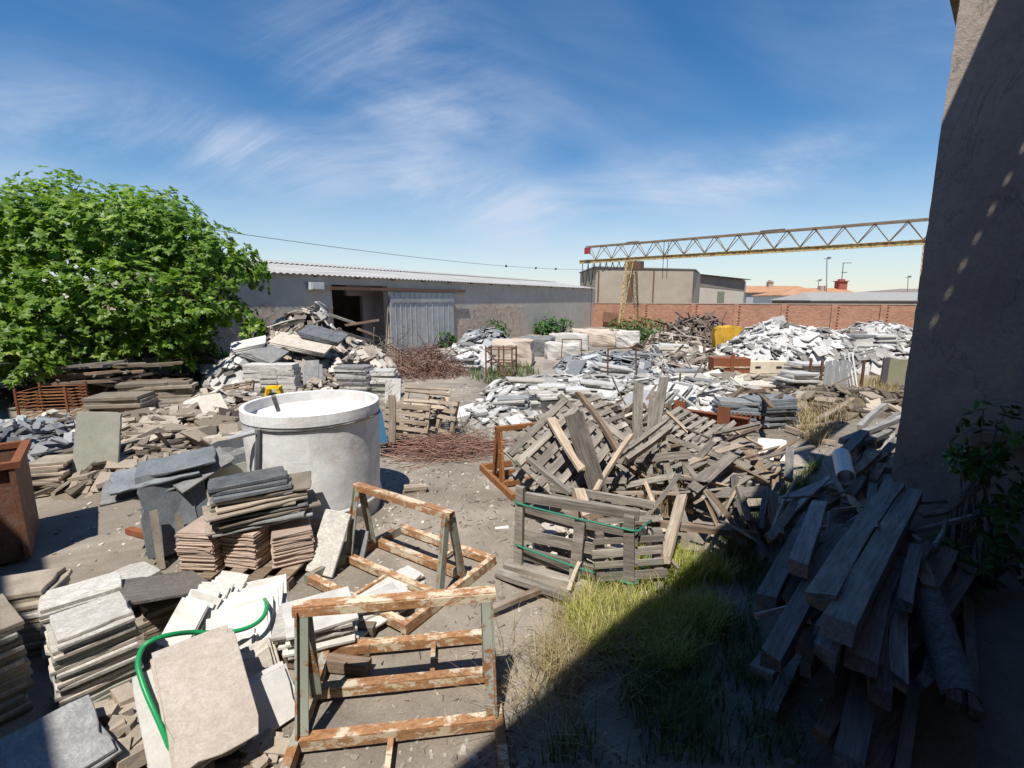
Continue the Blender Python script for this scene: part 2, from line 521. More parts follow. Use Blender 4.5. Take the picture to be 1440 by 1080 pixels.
for a_ in ((560, 90, .34, .16, R(-20), 1.1), (600, 165, .12, .06, R(0), 1.0), (330, 205, .26, .07, R(-14), 1.3), (120, 200, .4, .1, R(-10), .9), (650, 275, .42, .09, R(-14), 1.3), (900, 300, .42, .13, R(10), 1.1), (1050, 250, .25, .06, R(16), .8)):
    cm = wm('ADD', cm, patch(*a_))
el = wn('ShaderNodeMapRange')
for i, x in enumerate((0.0, 0.6, 1.0, 0.45), 1): el.inputs[i].default_value = x
nt.links.new(sp.outputs[2], el.inputs[0])
cm = wm('MULTIPLY', cm, el.outputs[0])
hz = wn('ShaderNodeMapRange')                                     # milky air towards the horizon
hz.interpolation_type = 'SMOOTHSTEP'
for i, x in enumerate((0.0, 0.24, 0.52, 0.0), 1): hz.inputs[i].default_value = x
nt.links.new(sp.outputs[2], hz.inputs[0])
cm = wm('ADD', cm, wm('MULTIPLY', hz.outputs[0], wm('SUBTRACT', 1.0, cm)))
cm = wm('MINIMUM', cm, 0.8)
mxn = wn('ShaderNodeMix', data_type='RGBA')
nt.links.new(cm, mxn.inputs[0])
nt.links.new(hs.outputs[0], mxn.inputs[6])
mxn.inputs[7].default_value = (5.4, 6.1, 7.3, 1)
nt.links.new(mxn.outputs[2], bg.inputs[0])
bg.inputs[1].default_value = 0.09

vs_ = sc.view_settings
vs_.view_transform = 'Standard'
vs_.look = 'None'
vs_.gamma = 1.0
vs_.use_curve_mapping = False
vs_.exposure = 0.42

# ================================================================ ground
def axis(lo, hi, dense_lo, dense_hi, step):
    a = list(np.arange(dense_lo, dense_hi + 1e-6, step))
    s = step; x = dense_hi
    while x < hi:
        s *= 1.18; x += s; a.append(min(x, hi))
    s = step; x = dense_lo
    while x > lo:
        s *= 1.18; x -= s; a.insert(0, max(x, lo))
    return a
def ground_z(x, y):
    f = 0.02 + 0.035 * min(1, max(0, (y - 5) / 20))
    z = noise.noise((x * 0.35, y * 0.35, 3.3)) * f + noise.noise((x * 1.6, y * 1.6, 1.1)) * 0.014 + noise.noise((x * 5, y * 5, 7.1)) * 0.006
    return z if math.hypot(x, y - 20) < 60 else 0.0
gx = axis(-700, 700, -14, 16, 0.16)
gy = axis(-200, 900, 0, 24, 0.16)
gv = [(x, y, ground_z(x, y)) for y in gy for x in gx]
nx = len(gx)
gf = [(j * nx + i, j * nx + i + 1, (j + 1) * nx + i + 1, (j + 1) * nx + i) for j in range(len(gy) - 1) for i in range(nx - 1)]
t = NT('yard_dirt')
n1 = t.noise(t.co, 0.35, 8, 0.65, 0.6)
n2 = t.noise(t.co, 3.0, 8, 0.75)
n3 = t.noise(t.co, 45, 5, 0.8)
col = t.ramp(n1, [(0.34, (0.18, 0.152, 0.122)), (0.5, (0.275, 0.236, 0.19)), (0.66, (0.42, 0.365, 0.3))])
col = t.mix(0.55, col, t.ramp(n2, [(0.3, 0.62), (0.7, 1.12)]), 'MULTIPLY')
col = t.mix(0.5, col, t.ramp(n3, [(0.3, 0.5), (0.7, 1.25)]), 'MULTIPLY')
vo = t.voro(t.co, 16)
peb = t.ramp(vo.outputs['Distance'], [(0.16, 1.0), (0.26, 0.0)])
pm = t.math('MULTIPLY', peb, t.ramp(t.noise(t.co, 0.7, 5, 0.7), [(0.48, 0.0), (0.62, 0.8)]))
col = t.mix(pm, col, t.mix(0.5, (0.42, 0.38, 0.32), vo.outputs['Color'], 'MULTIPLY'))
t.bump(t.math('ADD', t.math('ADD', n3, t.math('MULTIPLY', n2, 1.5)), pm), 0.5, 0.02)
gm = bpy.data.meshes.new('ground')
gm.from_pydata(gv, [], gf)
gm.polygons.foreach_set('use_smooth', [True] * len(gm.polygons))
gm.materials.append(t.out(col, 0.95))
go = bpy.data.objects.new('ground', gm)
COL.objects.link(go)
structure(go)

# gravel and small stone chips lying on the dirt
r = random.Random(5)
g = MB(5)
for i in range(9000):
    y = 2.4 + 13 * r.random() ** 1.6
    x = r.uniform(-0.75, 0.75) * y + r.uniform(-.8, .8)
    if noise.noise((x * 0.6, y * 0.6, 5.5)) < r.uniform(-0.35, 0.35): continue
    s = r.uniform(0.006, 0.02) * (1 + 1.6 * (r.random() ** 6)) * (0.8 + y * 0.06)
    z = ground_z(x, y)
    k = r.randint(4, 6); a0 = r.random() * 6
    base = [(x + cos(a0 + 2 * pi * j / k) * s * r.uniform(.7, 1.2), y + sin(a0 + 2 * pi * j / k) * s * r.uniform(.7, 1.2), z - 0.004) for j in range(k)]
    top = [(x + (b[0] - x) * .6, y + (b[1] - y) * .6, z + s * r.uniform(.35, .8)) for b in base]
    g.add(base + top, [tuple(range(k, 2 * k))] + [(j, (j + 1) % k, k + (j + 1) % k, k + j) for j in range(k)], r.random() if r.random() > 0.06 else 0.99)
tag(g.build('gravel', 'gravel'), 'pale gravel and stone chips scattered over the dirt yard', 'gravel', kind='stuff')

# ================================================================ the long shed on the left
sdir = V((0.505, 0.863, 0)).normalized()
snor = V((0.863, -0.505, 0)).normalized()          # towards the yard
sp0 = V((-5.27, 28.0, 0))
def SH(px, py):
    p = PL(px, py, sp0, snor)
    return (p - sp0).dot(sdir), p.z
def shed_mx(u, off, z=0):
    return MX.Translation(sp0 + sdir * u + snor * off + V((0, 0, z)))
SR = MX((sdir, -snor, V((0, 0, 1)))).transposed().to_4x4()     # local x along wall, y into the shed
shed = thing('storage_shed', 'long low grey rendered shed with pale corrugated roof and sheet metal doors', 'shed', tuple(sp0))
def sh_part(name, mb, mat, par=None):
    o = mb.build(name, mat)
    o.parent = par or shed
    if par is None: o.matrix_local = SR
    return o
u0 = -11.8
uL = SH(467, 420)[0]; uA = SH(545, 420)[0]; uM = SH(588, 430)[0]; uB = SH(635, 430)[0]; uR = SH(834, 430)[0]
EA = 3.95
t = NT('shed_wall')
sep = t.n('ShaderNodeSeparateXYZ'); t.l(t.co, sep.inputs[0])
nA = t.noise(t.co, 1.2, 7, 0.65); nB = t.noise(t.co, 0.35, 4, 0.6); nC = t.noise(t.co, 12, 5, 0.75)
vb = t.voro(t.co, 3.2)
plaster = t.ramp(nA, [(0.3, (0.46, 0.415, 0.35)), (0.7, (0.58, 0.53, 0.46))])
rub = t.ramp(t.math('FRACT', t.math('MULTIPLY', t.n('ShaderNodeRGBToBW').outputs[0], 1.0)), [(0, (0.3, 0.19, 0.13)), (1, (0.62, 0.5, 0.39))])
t.l(vb.outputs['Color'], [n for n in t.t.nodes if n.type == 'RGBTOBW'][0].inputs[0])
rub = t.mix(t.ramp(nC, [(0.4, 0.0), (0.6, 0.75)]), rub, (0.64, 0.55, 0.45))
hgt = t.math('ADD', sep.outputs[2], t.math('MULTIPLY', t.math('SUBTRACT', nB, 0.5), 2.6))
left = t.ramp(t.math('DIVIDE', t.math('ADD', sep.outputs[0], 24.0), 54.0), [(0.0, 1.0), (0.66, 1.0), (0.69, 0.0)])
rm = t.math('MULTIPLY', t.ramp(t.math('DIVIDE', hgt, 4.0), [(0.60, 1.0), (0.66, 0.0)]), left)
col = t.mix(rm, plaster, rub)
col = t.mix(0.3, col, t.ramp(nC, [(0.3, 0.55), (0.7, 1.1)]), 'MULTIPLY')
t.bump(t.math('ADD', nC, t.math('MULTIPLY', vb.outputs['Distance'], rm)), 0.5, 0.03)
t.out(col, 0.95); M['shed_wall'] = t.m
m = MB(1)
TH = 0.3
m.abox(u0, uL, 0, TH, -0.2, EA)
m.abox(uL, uA, 0, TH, 3.55, EA)
m.abox(uA, uR, 0, TH, -0.2, EA)
m.abox(u0, u0 + TH, TH, 8, -0.2, EA)
m.abox(uR - TH, uR, TH, 8, -0.2, EA)
# rear wall with one tall opening that lets daylight in
ub0, ub1 = uL + 3.0, uL + 4.1
m.abox(u0 + TH, ub0, 7.7, 8, -0.2, EA + .6)
m.abox(ub0, ub1, 7.7, 8, 2.9, EA + .6)
m.abox(ub1, uR - TH, 7.7, 8, -0.2, EA + .6)
sh_part('wall', m, 'shed_wall')
m = MB(2)
m.abox(uL - .4, uL - .1, TH + .003, 7.6, -0.1, EA - .02)
m.abox(uA - 0.62, uA + .45, 1.2, 1.4, -0.1, EA - .02)
m.abox(uA + .16, uA + .45, TH + .003, 1.2, -0.1, EA - .02)
m.abox(uL + 1.9, uA - .62, 1.2, 1.4, 3.05, EA - .02)
sh_part('inner_wall', m, 'inner_wall')
# corrugated roof
t = NT('fibre_cement')
nA = t.noise(t.coords((0.3, 1, 1)), 1.0, 7, 0.7); nB = t.noise(t.co, 6, 5, 0.7)
col = t.ramp(nA, [(0.3, (0.27, 0.26, 0.25)), (0.7, (0.43, 0.42, 0.40))])
col = t.mix(0.35, col, t.ramp(nB, [(0.3, 0.6), (0.7, 1.1)]), 'MULTIPLY')
M['fibre_cement'] = t.out(col, 0.85)
plain('grey_sheet', (0.33, 0.32, 0.3), 0.9, nscale=2)
def corrugated(mb, x0, x1, ya, za, yb, zb, pitch=0.18, amp=0.025, th=0.012):
    n = int((x1 - x0) / pitch * 4)
    vs = []; fs = []
    for k in range(n + 1):
        x = x0 + (x1 - x0) * k / n
        dz = amp * sin(2 * pi * k / 4)
        for (y, z) in ((ya, za), (yb, zb)):
            vs.append((x, y, z + dz)); vs.append((x, y, z + dz - th))
    for k in range(n):
        a = k * 4; b = a + 4
        fs += [(a, b, b + 2, a + 2), (a + 1, a + 3, b + 3, b + 1), (a, a + 1, b + 1, b), (a + 2, b + 2, b + 3, a + 3)]
    mb.add(vs, fs)
m = MB(3)
corrugated(m, u0 - .3, uR + .3, -0.2, EA + 0.0, 4.6, EA + 0.72, 0.3, 0.03)
corrugated(m, u0 - .3, uR + .3, 4.4, EA + 0.76, 9.2, EA + 1.25, 0.3, 0.03)
sh_part('roof', m, 'fibre_cement')
k = u0
while k < uR:
    m = MB(4); m.abox(k, k + .08, -.18, -.003, EA - .1, EA - .04); k += 2.4
    sh_part('eave_timber', m, 'dark_post')
for a, b in ((uA, uM - .02), (uM + .02, uB)):
    m = MB(int(a * 7))
    m.abox(a, b, -0.16, -0.10, 0.05, 3.25)
    for k in range(1, 6):
        x = a + (b - a) * k / 6
        m.abox(x - .02, x + .02, -.185, -.163, 0.1, 3.2)
    d = sh_part('sliding_door', m, 'door_sheet')
    h = MB(3); h.abox(a + .003, b - .003, -.2, -.19, 2.72, 2.9); h.abox(a + .003, b - .003, -.2, -.19, 0.25, 0.4)
    sh_part('door_rail', h, 'door_sheet', d)
m = MB(6); m.abox(uL - .3, uB + 1.2, -.24, -.17, 3.3, 3.45); sh_part('sliding_track', m, 'rust_dark')
m = MB(7); ul = SH(440, 392)[0]; m.abox(ul - .35, ul + .35, -.3, -.003, 3.3, 3.62); m.abox(ul - .3, ul + .3, -.33, -.303, 3.33, 3.57); sh_part('wall_lamp', m, 'lamp_white')
m = MB(8); m.abox(uL - 2.0, uR, 7.62, 7.68, 0.0, 0.06); sh_part('floor_sill', m, 'dark_room')

# ================================================================ brick boundary wall
b0 = sp0 + sdir * uR - snor * 0.0
bdir = snor.copy()
bnor = -sdir
def BW(px, py=440):
    p = PL(px, py, b0, bnor)
    return (p - b0).dot(bdir), p.z
BR = MX((bdir, -bnor, V((0, 0, 1)))).transposed().to_4x4()
t = NT('brick')
bt = t.n('ShaderNodeTexBrick')
rot = t.n('ShaderNodeMapping'); rot.inputs['Rotation'].default_value = (R(90), 0, 0)
t.l(t.co, rot.inputs[0]); t.l(rot.outputs[0], bt.inputs['Vector'])
bt.inputs['Color1'].default_value = (0.34, 0.13, 0.07, 1)
bt.inputs['Color2'].default_value = (0.5, 0.235, 0.13, 1)
bt.inputs['Mortar'].default_value = (0.36, 0.27, 0.21, 1)
bt.inputs['Scale'].default_value = 1.0
bt.inputs['Brick Width'].default_value = 0.27
bt.inputs['Row Height'].default_value = 0.085
bt.inputs['Mortar Size'].default_value = 0.012
bt.inputs['Bias'].default_value = -0.1
nA = t.noise(t.co, 0.6, 6, 0.7); nB = t.noise(t.co, 9, 5, 0.7)
col = t.mix(0.6, bt.outputs['Color'], t.ramp(nA, [(0.3, 0.7), (0.7, 1.25)]), 'MULTIPLY')
col = t.mix(0.3, col, t.ramp(nB, [(0.3, 0.6), (0.7, 1.2)]), 'MULTIPLY')
M['brick'] = t.out(col, 0.9)
stone('coping', (0.36, 0.28, 0.22), (0.48, 0.4, 0.33), None, 2, 0.85)
BH = 2.42
bw = thing('brick_wall', 'long red brick boundary wall with toothed piers behind the marble heaps', 'wall', tuple(b0))
m = MB(11)
m.abox(0.02, 36, 0, 0.24, -0.2, BH)
o = m.build('brickwork', 'brick', bw); o.matrix_local = BR
m = MB(12); m.abox(0.02, 36.03, -0.04, 0.28, BH + .002, BH + 0.07)
o = m.build('coping', 'coping', bw); o.matrix_local = BR
for px in (905, 975, 1035, 1102, 1173, 1242):
    u = BW(px)[0]
    m = MB(px)
    m.abox(u - .2, u + .2, -0.13, -0.002, -0.2, BH - .02)
    for k in range(9):
        z = 0.2 + k * 0.255
        m.abox(u + .2, u + .36, -0.07, -0.002, z, z + 0.085)
    o = m.build('pier', 'brick', bw); o.matrix_local = BR
# low rusty sheet leaning near the corner
m = MB(14); m.box(TRS(tuple(b0 + bdir * 2.2 - sdir * 0.35 + V((0, 0, .95))), atan2(bdir.y, bdir.x), R(-8), R(8)), 1.9, 0.05, 1.0)
tag(m.build('metal_sheet', 'rust_dark'), 'rusty brown metal sheet standing against the left end of the brick wall', 'metal sheet')

# ================================================================ buildings behind the wall
def quadwall(mb, a, b, z0a, z1a, z1b, th=0.25):
    d = (b - a).normalized(); n = V((d.y, -d.x, 0))
    vs = [a + V((0, 0, z0a)), b + V((0, 0, z0a)), b + V((0, 0, z1b)), a + V((0, 0, z1a))]
    vs += [p - n * th for p in vs]
    mb.add(vs, [(0, 1, 2, 3), (7, 6, 5, 4), (0, 4, 5, 1), (1, 5, 6, 2), (2, 6, 7, 3), (3, 7, 4, 0)])
stone('old_render', (0.36, 0.295, 0.22), (0.46, 0.39, 0.305), None, 0.5, 0.95, 0.95, 1.05, 0.25, (0.2, 0.15, 0.11), 0.6)
stone('light_render', (0.48, 0.42, 0.34), (0.56, 0.5, 0.42), None, 0.6, 0.95, 0.95, 1.05, 0.2, (0.25, 0.2, 0.16), 0.4)
stone('brown_render', (0.2, 0.165, 0.145), (0.27, 0.23, 0.2), None, 0.6, 0.95, 0.95, 1.05, 0.25)
def flat(v): return V((v.x, v.y, 0))
warehouse = thing('concrete_warehouse', 'blank tan concrete warehouse rising behind the brick wall beside the crane leg', 'warehouse', tuple(flat(D(905, 400, 62))))
def wpart(par, name, mb, mat):
    o = mb.build(name, mat, origin=tuple(par.location)); o.parent = par; o.location = (0, 0, 0); return o
A_ = flat(D(838, 400, 60)); B_ = flat(D(974, 400, 57)); C_ = flat(D(976, 400, 72)); E_ = flat(D(1049, 400, 66))
m = MB(21)
quadwall(m, A_, B_, -.2, D(838, 376, 60).z, D(974, 380, 57).z)
quadwall(m, B_ + V((.05, .3, 0)), C_ + V((1.6, .3, 0)), -.2, D(974, 380, 57).z, D(974, 380, 57).z, .25)
quadwall(m, C_ + V((1.6, 2, 0)), A_ + V((0, 14, 0)), -.2, D(974, 380, 57).z, D(974, 380, 57).z)
quadwall(m, A_ + V((0, 14, 0)), A_ + V((0, .3, 0)), -.2, D(838, 376, 60).z, D(838, 376, 60).z)
wpart(warehouse, 'wall', m, 'old_render')
m = MB(22)
zz1 = D(974, 380, 57).z
vs = [A_ + V((-.2, -.15, D(838, 376, 60).z + .02)), B_ + V((.2, -.15, zz1 + .02)), C_ + V((1.9, 2, zz1 + .05)), A_ + V((-.2, 14.2, D(838, 376, 60).z + .05))]
m.add([tuple(x) for x in vs] + [(x[0], x[1], x[2] + .12) for x in vs], [(0, 1, 2, 3), (4, 7, 6, 5), (0, 4, 5, 1), (1, 5, 6, 2), (2, 6, 7, 3), (3, 7, 4, 0)])
wpart(warehouse, 'roof', m, 'brown_render')
def strip_on(mb, a, b, ra, rb, z0, z1, proud=.03):
    d = (b - a); n = V((d.y, -d.x, 0)).normalized()
    p = a + d * ra + n * proud; q = a + d * rb + n * proud
    quadwall(mb, p, q, z0, z1, z1, .028)
m = MB(23); strip_on(m, A_, B_, .33, .40, -.1, D(870, 385, 59).z); wpart(warehouse, 'rust_stain_pilaster', m, 'rust_dark')
for u in (.02, .60):
    m = MB(24); strip_on(m, A_, B_, u, u + .015, -.1, D(870, 380, 59).z - .05, .08); wpart(warehouse, 'pipe_or_sun_strip', m, 'rust_dark')
annex = thing('warehouse_annex', 'lower annex with dark upper band, pale wall and one narrow window right of the warehouse', 'annex', tuple(flat(D(1012, 400, 66))))
A2 = flat(D(976, 400, 66)); B2 = flat(D(1047, 400, 70))
zA = D(976, 386, 66).z; zB = D(1047, 394, 70).z
m = MB(25); quadwall(m, A2, B2, -.2, zA, zB); quadwall(m, B2 + V((.05, .26, 0)), B2 + V((4, 8, 0)), -.2, zB, zB); wpart(annex, 'wall', m, 'light_render')
m = MB(26)
n2 = V(((B2 - A2).y, -(B2 - A2).x, 0)).normalized() * .05
vs = [A2 + n2 + V((0, 0, D(980, 402, 66).z)), B2 + n2 + V((0, 0, D(1045, 409, 70).z)), B2 + n2 + V((0, 0, zB - .01)), A2 + n2 + V((0, 0, zA - .01))]
vs += [p - n2 * .95 for p in vs]
m.add(vs, [(0, 1, 2, 3), (7, 6, 5, 4), (0, 4, 5, 1), (1, 5, 6, 2), (2, 6, 7, 3), (3, 7, 4, 0)])
wpart(annex, 'upper_band', m, 'brown_render')
m = MB(27)
n3_ = n2.normalized()
vs = [A2 + n3_ * .5 + V((0, 0, zA)), B2 + n3_ * .5 + V((.4, 0, zB)), B2 - n3_ * 5 + V((.4, 0, zB + .3)), A2 - n3_ * 5 + V((0, 0, zA + .3))]
m.add([tuple(x) for x in vs] + [(x.x, x.y, x.z + .1) for x in vs], [(0, 3, 2, 1), (4, 5, 6, 7), (0, 1, 5, 4), (1, 2, 6, 5), (2, 3, 7, 6), (3, 0, 4, 7)])
wpart(annex, 'roof', m, 'dark_post')
m = MB(28); strip_on(m, A2, B2, .46, .60, D(1012, 428, 68).z, D(1012, 410, 68).z, .03); wpart(annex, 'window', m, 'shutter')

# tiled houses far behind
t = NT('roof_tiles')
wv = t.n('ShaderNodeTexWave'); wv.inputs['Scale'].default_value = 1.6; wv.inputs['Distortion'].default_value = 0.6
t.l(t.co, wv.inputs['Vector'])
nA = t.noise(t.co, 0.8, 6, 0.7); nB = t.noise(t.co, 7, 4, 0.7)
col = t.ramp(nA, [(0.3, (0.36, 0.17, 0.09)), (0.7, (0.52, 0.31, 0.17))])
col = t.mix(0.4, col, t.ramp(nB, [(0.3, 0.6), (0.7, 1.2)]), 'MULTIPLY')
col = t.mix(0.3, col, t.ramp(wv.outputs['Fac'], [(0.2, 0.55), (0.6, 1.1)]), 'MULTIPLY')
M['roof_tiles'] = t.out(col, 0.9)
def house(label, x0, x1, yb, ytop, yeave, d, mat_roof, mat_wall, depth=7.0, ridge=(0.25, 0.85), cat='house'):
    a = flat(D(x0, yb, d)); b = flat(D(x1, yb, d))
    h = thing('tiled_house' if mat_roof == 'roof_tiles' else 'sheet_roofed_house', label, cat, tuple((a + b) / 2))
    ze = D(x0, yeave, d).z; zt = D(x0, ytop, d + depth / 2).z
    m = MB(int(x0)); quadwall(m, a, b, -.2, ze, ze)
    bk = V((0, depth, 0))
    quadwall(m, b + V((.0, .3, 0)), b + bk, -.2, ze, ze); quadwall(m, b + bk + V((-.3, 0, 0)), a + bk, -.2, ze, ze); quadwall(m, a + bk - V((0, .3, 0)), a + V((0, .3, 0)), -.2, ze, ze)
    wpart(h, 'wall', m, mat_wall)
    L = b - a
    r0 = a + L * ridge[0] + bk * .5 + V((0, 0, zt)); r1 = a + L * ridge[1] + bk * .5 + V((0, 0, zt))
    o_ = V((.3, 0, 0)); q = V((0, .4, 0))
    e = [a - o_ - q + V((0, 0, ze)), b + o_ - q + V((0, 0, ze)), b + o_ + bk + q + V((0, 0, ze)), a - o_ + bk + q + V((0, 0, ze))]
    m = MB(int(x1))
    vs = [tuple(p) for p in e] + [tuple(r0), tuple(r1)] + [(p.x, p.y, p.z - .12) for p in e]
    m.add(vs, [(0, 1, 5, 4), (2, 3, 4, 5), (1, 2, 5), (3, 0, 4), (6, 9, 8, 7), (0, 6, 7, 1), (1, 7, 8, 2), (2, 8, 9, 3), (3, 9, 6, 0)])
    rf = wpart(h, 'roof', m, mat_roof)
    return h, rf
def chimney(h, rf, px, py, pyb, d, w, mat, cap=True):
    p = D(px, py, d); q = D(px, pyb, d)
    m = MB(px)
    m.abox(p.x - w / 2, p.x + w / 2, d - w / 2, d + w / 2, q.z - 1.0, p.z)
    if cap:
        m.abox(p.x - w * .65, p.x + w * .65, d - w * .65, d + w * .65, p.z + .002, p.z + .12)
        m.abox(p.x - w * .3, p.x + w * .3, d - w * .3, d + w * .3, p.z + .122, p.z + .4)
    o = m.build('chimney', mat, origin=tuple(h.location)); o.parent = rf; o.location = (0, 0, 0)
h1, r1 = house('tiled house with a grey wall furthest left behind the brick wall', 1049, 1150, 425, 402, 411, 92, 'roof_tiles', 'house_grey', 12, (.2, .95))
chimney(h1, r1, 1083, 397, 406, 97, .9, 'chimney_buff')
h2, r2 = house('wide orange tiled house with a white gable end and red chimney', 1098, 1212, 425, 405, 415, 78, 'roof_tiles', 'house_white', 9, (.35, .93))
chimney(h2, r2, 1156, 402, 408, 81, .9, 'chimney_buff', False)
chimney(h2, r2, 1183, 396, 405, 82, 1.3, 'chimney_red')
h3, r3 = house('long low building with grey fibre cement sheet roof right of the tiled houses', 1140, 1350, 430, 411, 422, 60, 'grey_sheet', 'brown_render', 9, (.1, .98), 'building')
h4, r4 = house('dark roofed house just left of the dark wall', 1232, 1330, 425, 406, 412, 100, 'brown_render', 'house_white', 10, (.6, .95))
m = MB(31)
for k in range(7):
    p = D(1226 + k * 2.6, 419, 64.2 - 3.2)
    m.abox(p.x - .1, p.x + .1, p.y - .05, p.y + .05, p.z - .05, p.z + .05)
def mast(px, ptop, pbot, d, label, arms):
    a = D(px, pbot, d); b = D(px + (2 if arms > 1 else 0), ptop, d)
    th = thing('tv_antenna', label, 'antenna', tuple(a))
    m = MB(px); m.tube([a - V((0, 0, 1)), b], .07, 6)
    wpart(th, 'mast', m, 'steel_grey')
    m = MB(px + 1)
    if arms == 1:
        m.abox(b.x - .5, b.x + .5, b.y - .05, b.y + .05, b.z - .05, b.z + .05)
        m.abox(b.x + .1, b.x + .55, b.y - .2, b.y + .2, b.z + .06, b.z + .3)
    else:
        for k in range(arms):
            z = b.z - k * (b.z - a.z) * .55
            L = (1.3, .8)[k % 2]
            m.abox(b.x - .1, b.x + L, b.y - .03, b.y + .03, z - .04, z + .04)
            for j in range(4):
                x = b.x + L * j / 3.3
                m.abox(x - .02, x + .02, b.y - .4, b.y + .4, z + .042, z + .07)
    wpart(th, 'aerial', m, 'steel_grey')
mast(1163, 364, 406, 80, 'tall thin antenna mast rising from the orange tiled roof', 1)
mast(1184, 370, 394, 82, 'comb shaped television antenna on top of the red chimney', 2)
mast(1277, 390, 408, 99, 'small distant antenna just left of the dark wall', 1)
mast(1151, 395, 406, 95, 'small far antenna left of the tall antenna mast', 1)

# ================================================================ gantry crane
cr0 = G(888, 468); cr0.z = 0
dl = 42.0
Lp = D(888, 367, dl); Rp = D(1310, 342, 29.3)
zc = (Lp.z + Rp.z) / 2
La = V((Lp.x, Lp.y, 0)); Ra = V((Rp.x, Rp.y, 0))
cd = (Ra - La).normalized(); cn = V((-cd.y, cd.x, 0))
crane = thing('gantry_crane', 'yellow lattice gantry crane spanning the yard above the brick wall', 'crane', tuple(La))
span = (Ra - La).length
CR = MX((cd, cn, V((0, 0, 1)))).transposed().to_4x4()
def cpart(name, mb, mat, par=None):
    o = mb.build(name, mat); o.parent = par or crane
    if par is None: o.matrix_local = CR
    return o
x0, x1 = -4.3, span + 2.0
DT = 1.35; HW = 0.42
m = MB(41)
m.abox(x0 - .9, x1, -.09, .09, zc - .02, zc + .02); m.abox(x0 - .9, x1, -.09, .09, zc + .24, zc + .28); m.abox(x0 - .9, x1, -.015, .015, zc + .021, zc + .239)
cpart('runway_beam', m, 'crane_yellow')
for s in (-1, 1):
    m = MB(42 + s); m.abox(x0, x1, s * HW - .045, s * HW + .045, zc + DT, zc + DT + .09)
    m.abox(x0 + 4, x0 + 5.1, s * HW - .06, s * HW + .06, zc + DT + .092, zc + DT + .16)
    m.abox(span * .52, span * .6, s * HW - .06, s * HW + .06, zc + DT + .092, zc + DT + .16)
    cpart('top_chord', m, 'crane_brown')
m = MB(45)
n = 16; st = (x1 - x0) / n
for s in (-1, 1):
    for k in range(n):
        xa = x0 + st * k
        m.tube([(xa, s * HW, zc + DT), (xa + st / 2, s * .06, zc + .26)], .032, 5)
        m.tube([(xa + st / 2, s * .06, zc + .26), (xa + st, s * HW, zc + DT)], .032, 5)
for k in range(n + 1):
    xa = x0 + st * k
    m.tube([(xa, -HW, zc + DT + .04), (xa, HW, zc + DT + .04)], .03, 5)
    if k < n: m.tube([(xa, -HW, zc + DT + .04), (xa + st, HW, zc + DT + .04)], .02, 5)
cpart('lattice', m, 'crane_brown')
def crane_leg(x, mat, seed):
    m = MB(seed)
    ft = [V((x - .16, -1.5, .25)), V((x + .16, -1.5, .25))]
    # two splayed lattice columns, one each side of the girder
    for s in (-1, 1):
        cs = []
        for (dx, dy) in ((-.33, 0), (.33, 0), (0, .4)):
            a = V((x + dx * .35, s * (1.7 + dy * .2), .3)); b = V((x + dx, s * (.28 + dy), zc - .03))
            m.tube([a, b], .04, 5); cs.append((a, b))
        N = 12
        for k in range(N):
            u, v = k / N, (k + 1) / N
            for i in range(3):
                a, b = cs[i], cs[(i + 1) % 3]
                m.tube([a[0].lerp(a[1], u), b[0].lerp(b[1], v)], .02, 4)
                m.tube([a[0].lerp(a[1], v), b[0].lerp(b[1], v)], .017, 4)
    lg = cpart('leg', m, mat)
    m = MB(seed + 1); m.abox(x - .14, x + .14, -2.3, 2.3, .1, .29)
    cpart('end_carriage', m, mat, lg)
crane_leg(0, 'crane_yellow', 46)
crane_leg(span, 'rust_cream_paint', 48)
m = MB(50); m.abox(.2, 1.0, -.3, .3, zc - .75, zc - .1); m.abox(-.5, .18, -.2, .2, zc - .6, zc - .1); m.tube([(.1, 0, zc - .6), (.1, 0, zc - 1.0)], .08, 8)
cpart('hoist', m, 'rust_dark')
m = MB(51)
for k in range(7):
    xa = x0 - .5 + k * .62; dip = (2.0, 1.9, .8, .75, .7, .6, .6)[k]
    m.tube([(xa + .6 * j / 8, -.14, zc - .05 - dip * (1 - (j / 4 - 1) ** 2)) for j in range(9)], .035, 5)
cpart('festoon_cable', m, 'black')
m = MB(52); m.abox(x0 - .1, x0 + .5, -.5, -.42, zc + .75, zc + 1.3); cpart('warning_plate', m, 'red_plastic')
for s in (-1, 1):
    m = MB(53); m.tube([(3.0, s * .4, zc + DT), (3.0, s * .4, zc - 1.6)], .025, 5); cpart('hanging_wire', m, 'black')
m = MB(54)
m.tube([(x0 + .4, .1, zc - .1), (x0 + .4, .1, .5)], .018, 5)
cpart('hanging_wire', m, 'black')

# overhead wire
a = D(250, 316, 16); b = D(822, 379, 44)
m = MB(55)
pts = [a.lerp(b, k / 40) - V((0, 0, .35 * (1 - (k / 20 - 1) ** 2))) for k in range(41)]
m.tube(pts, .010, 5)
for u in (.62, .74, .83):
    i = int(u * 40); m.tube([pts[i] - V((.0, .3, 0)), pts[i] + V((0, .3, 0))], .07, 6)
tag(m.build('overhead_wire', 'black'), 'thin sagging overhead wire with small insulators strung across the sky', 'wire')

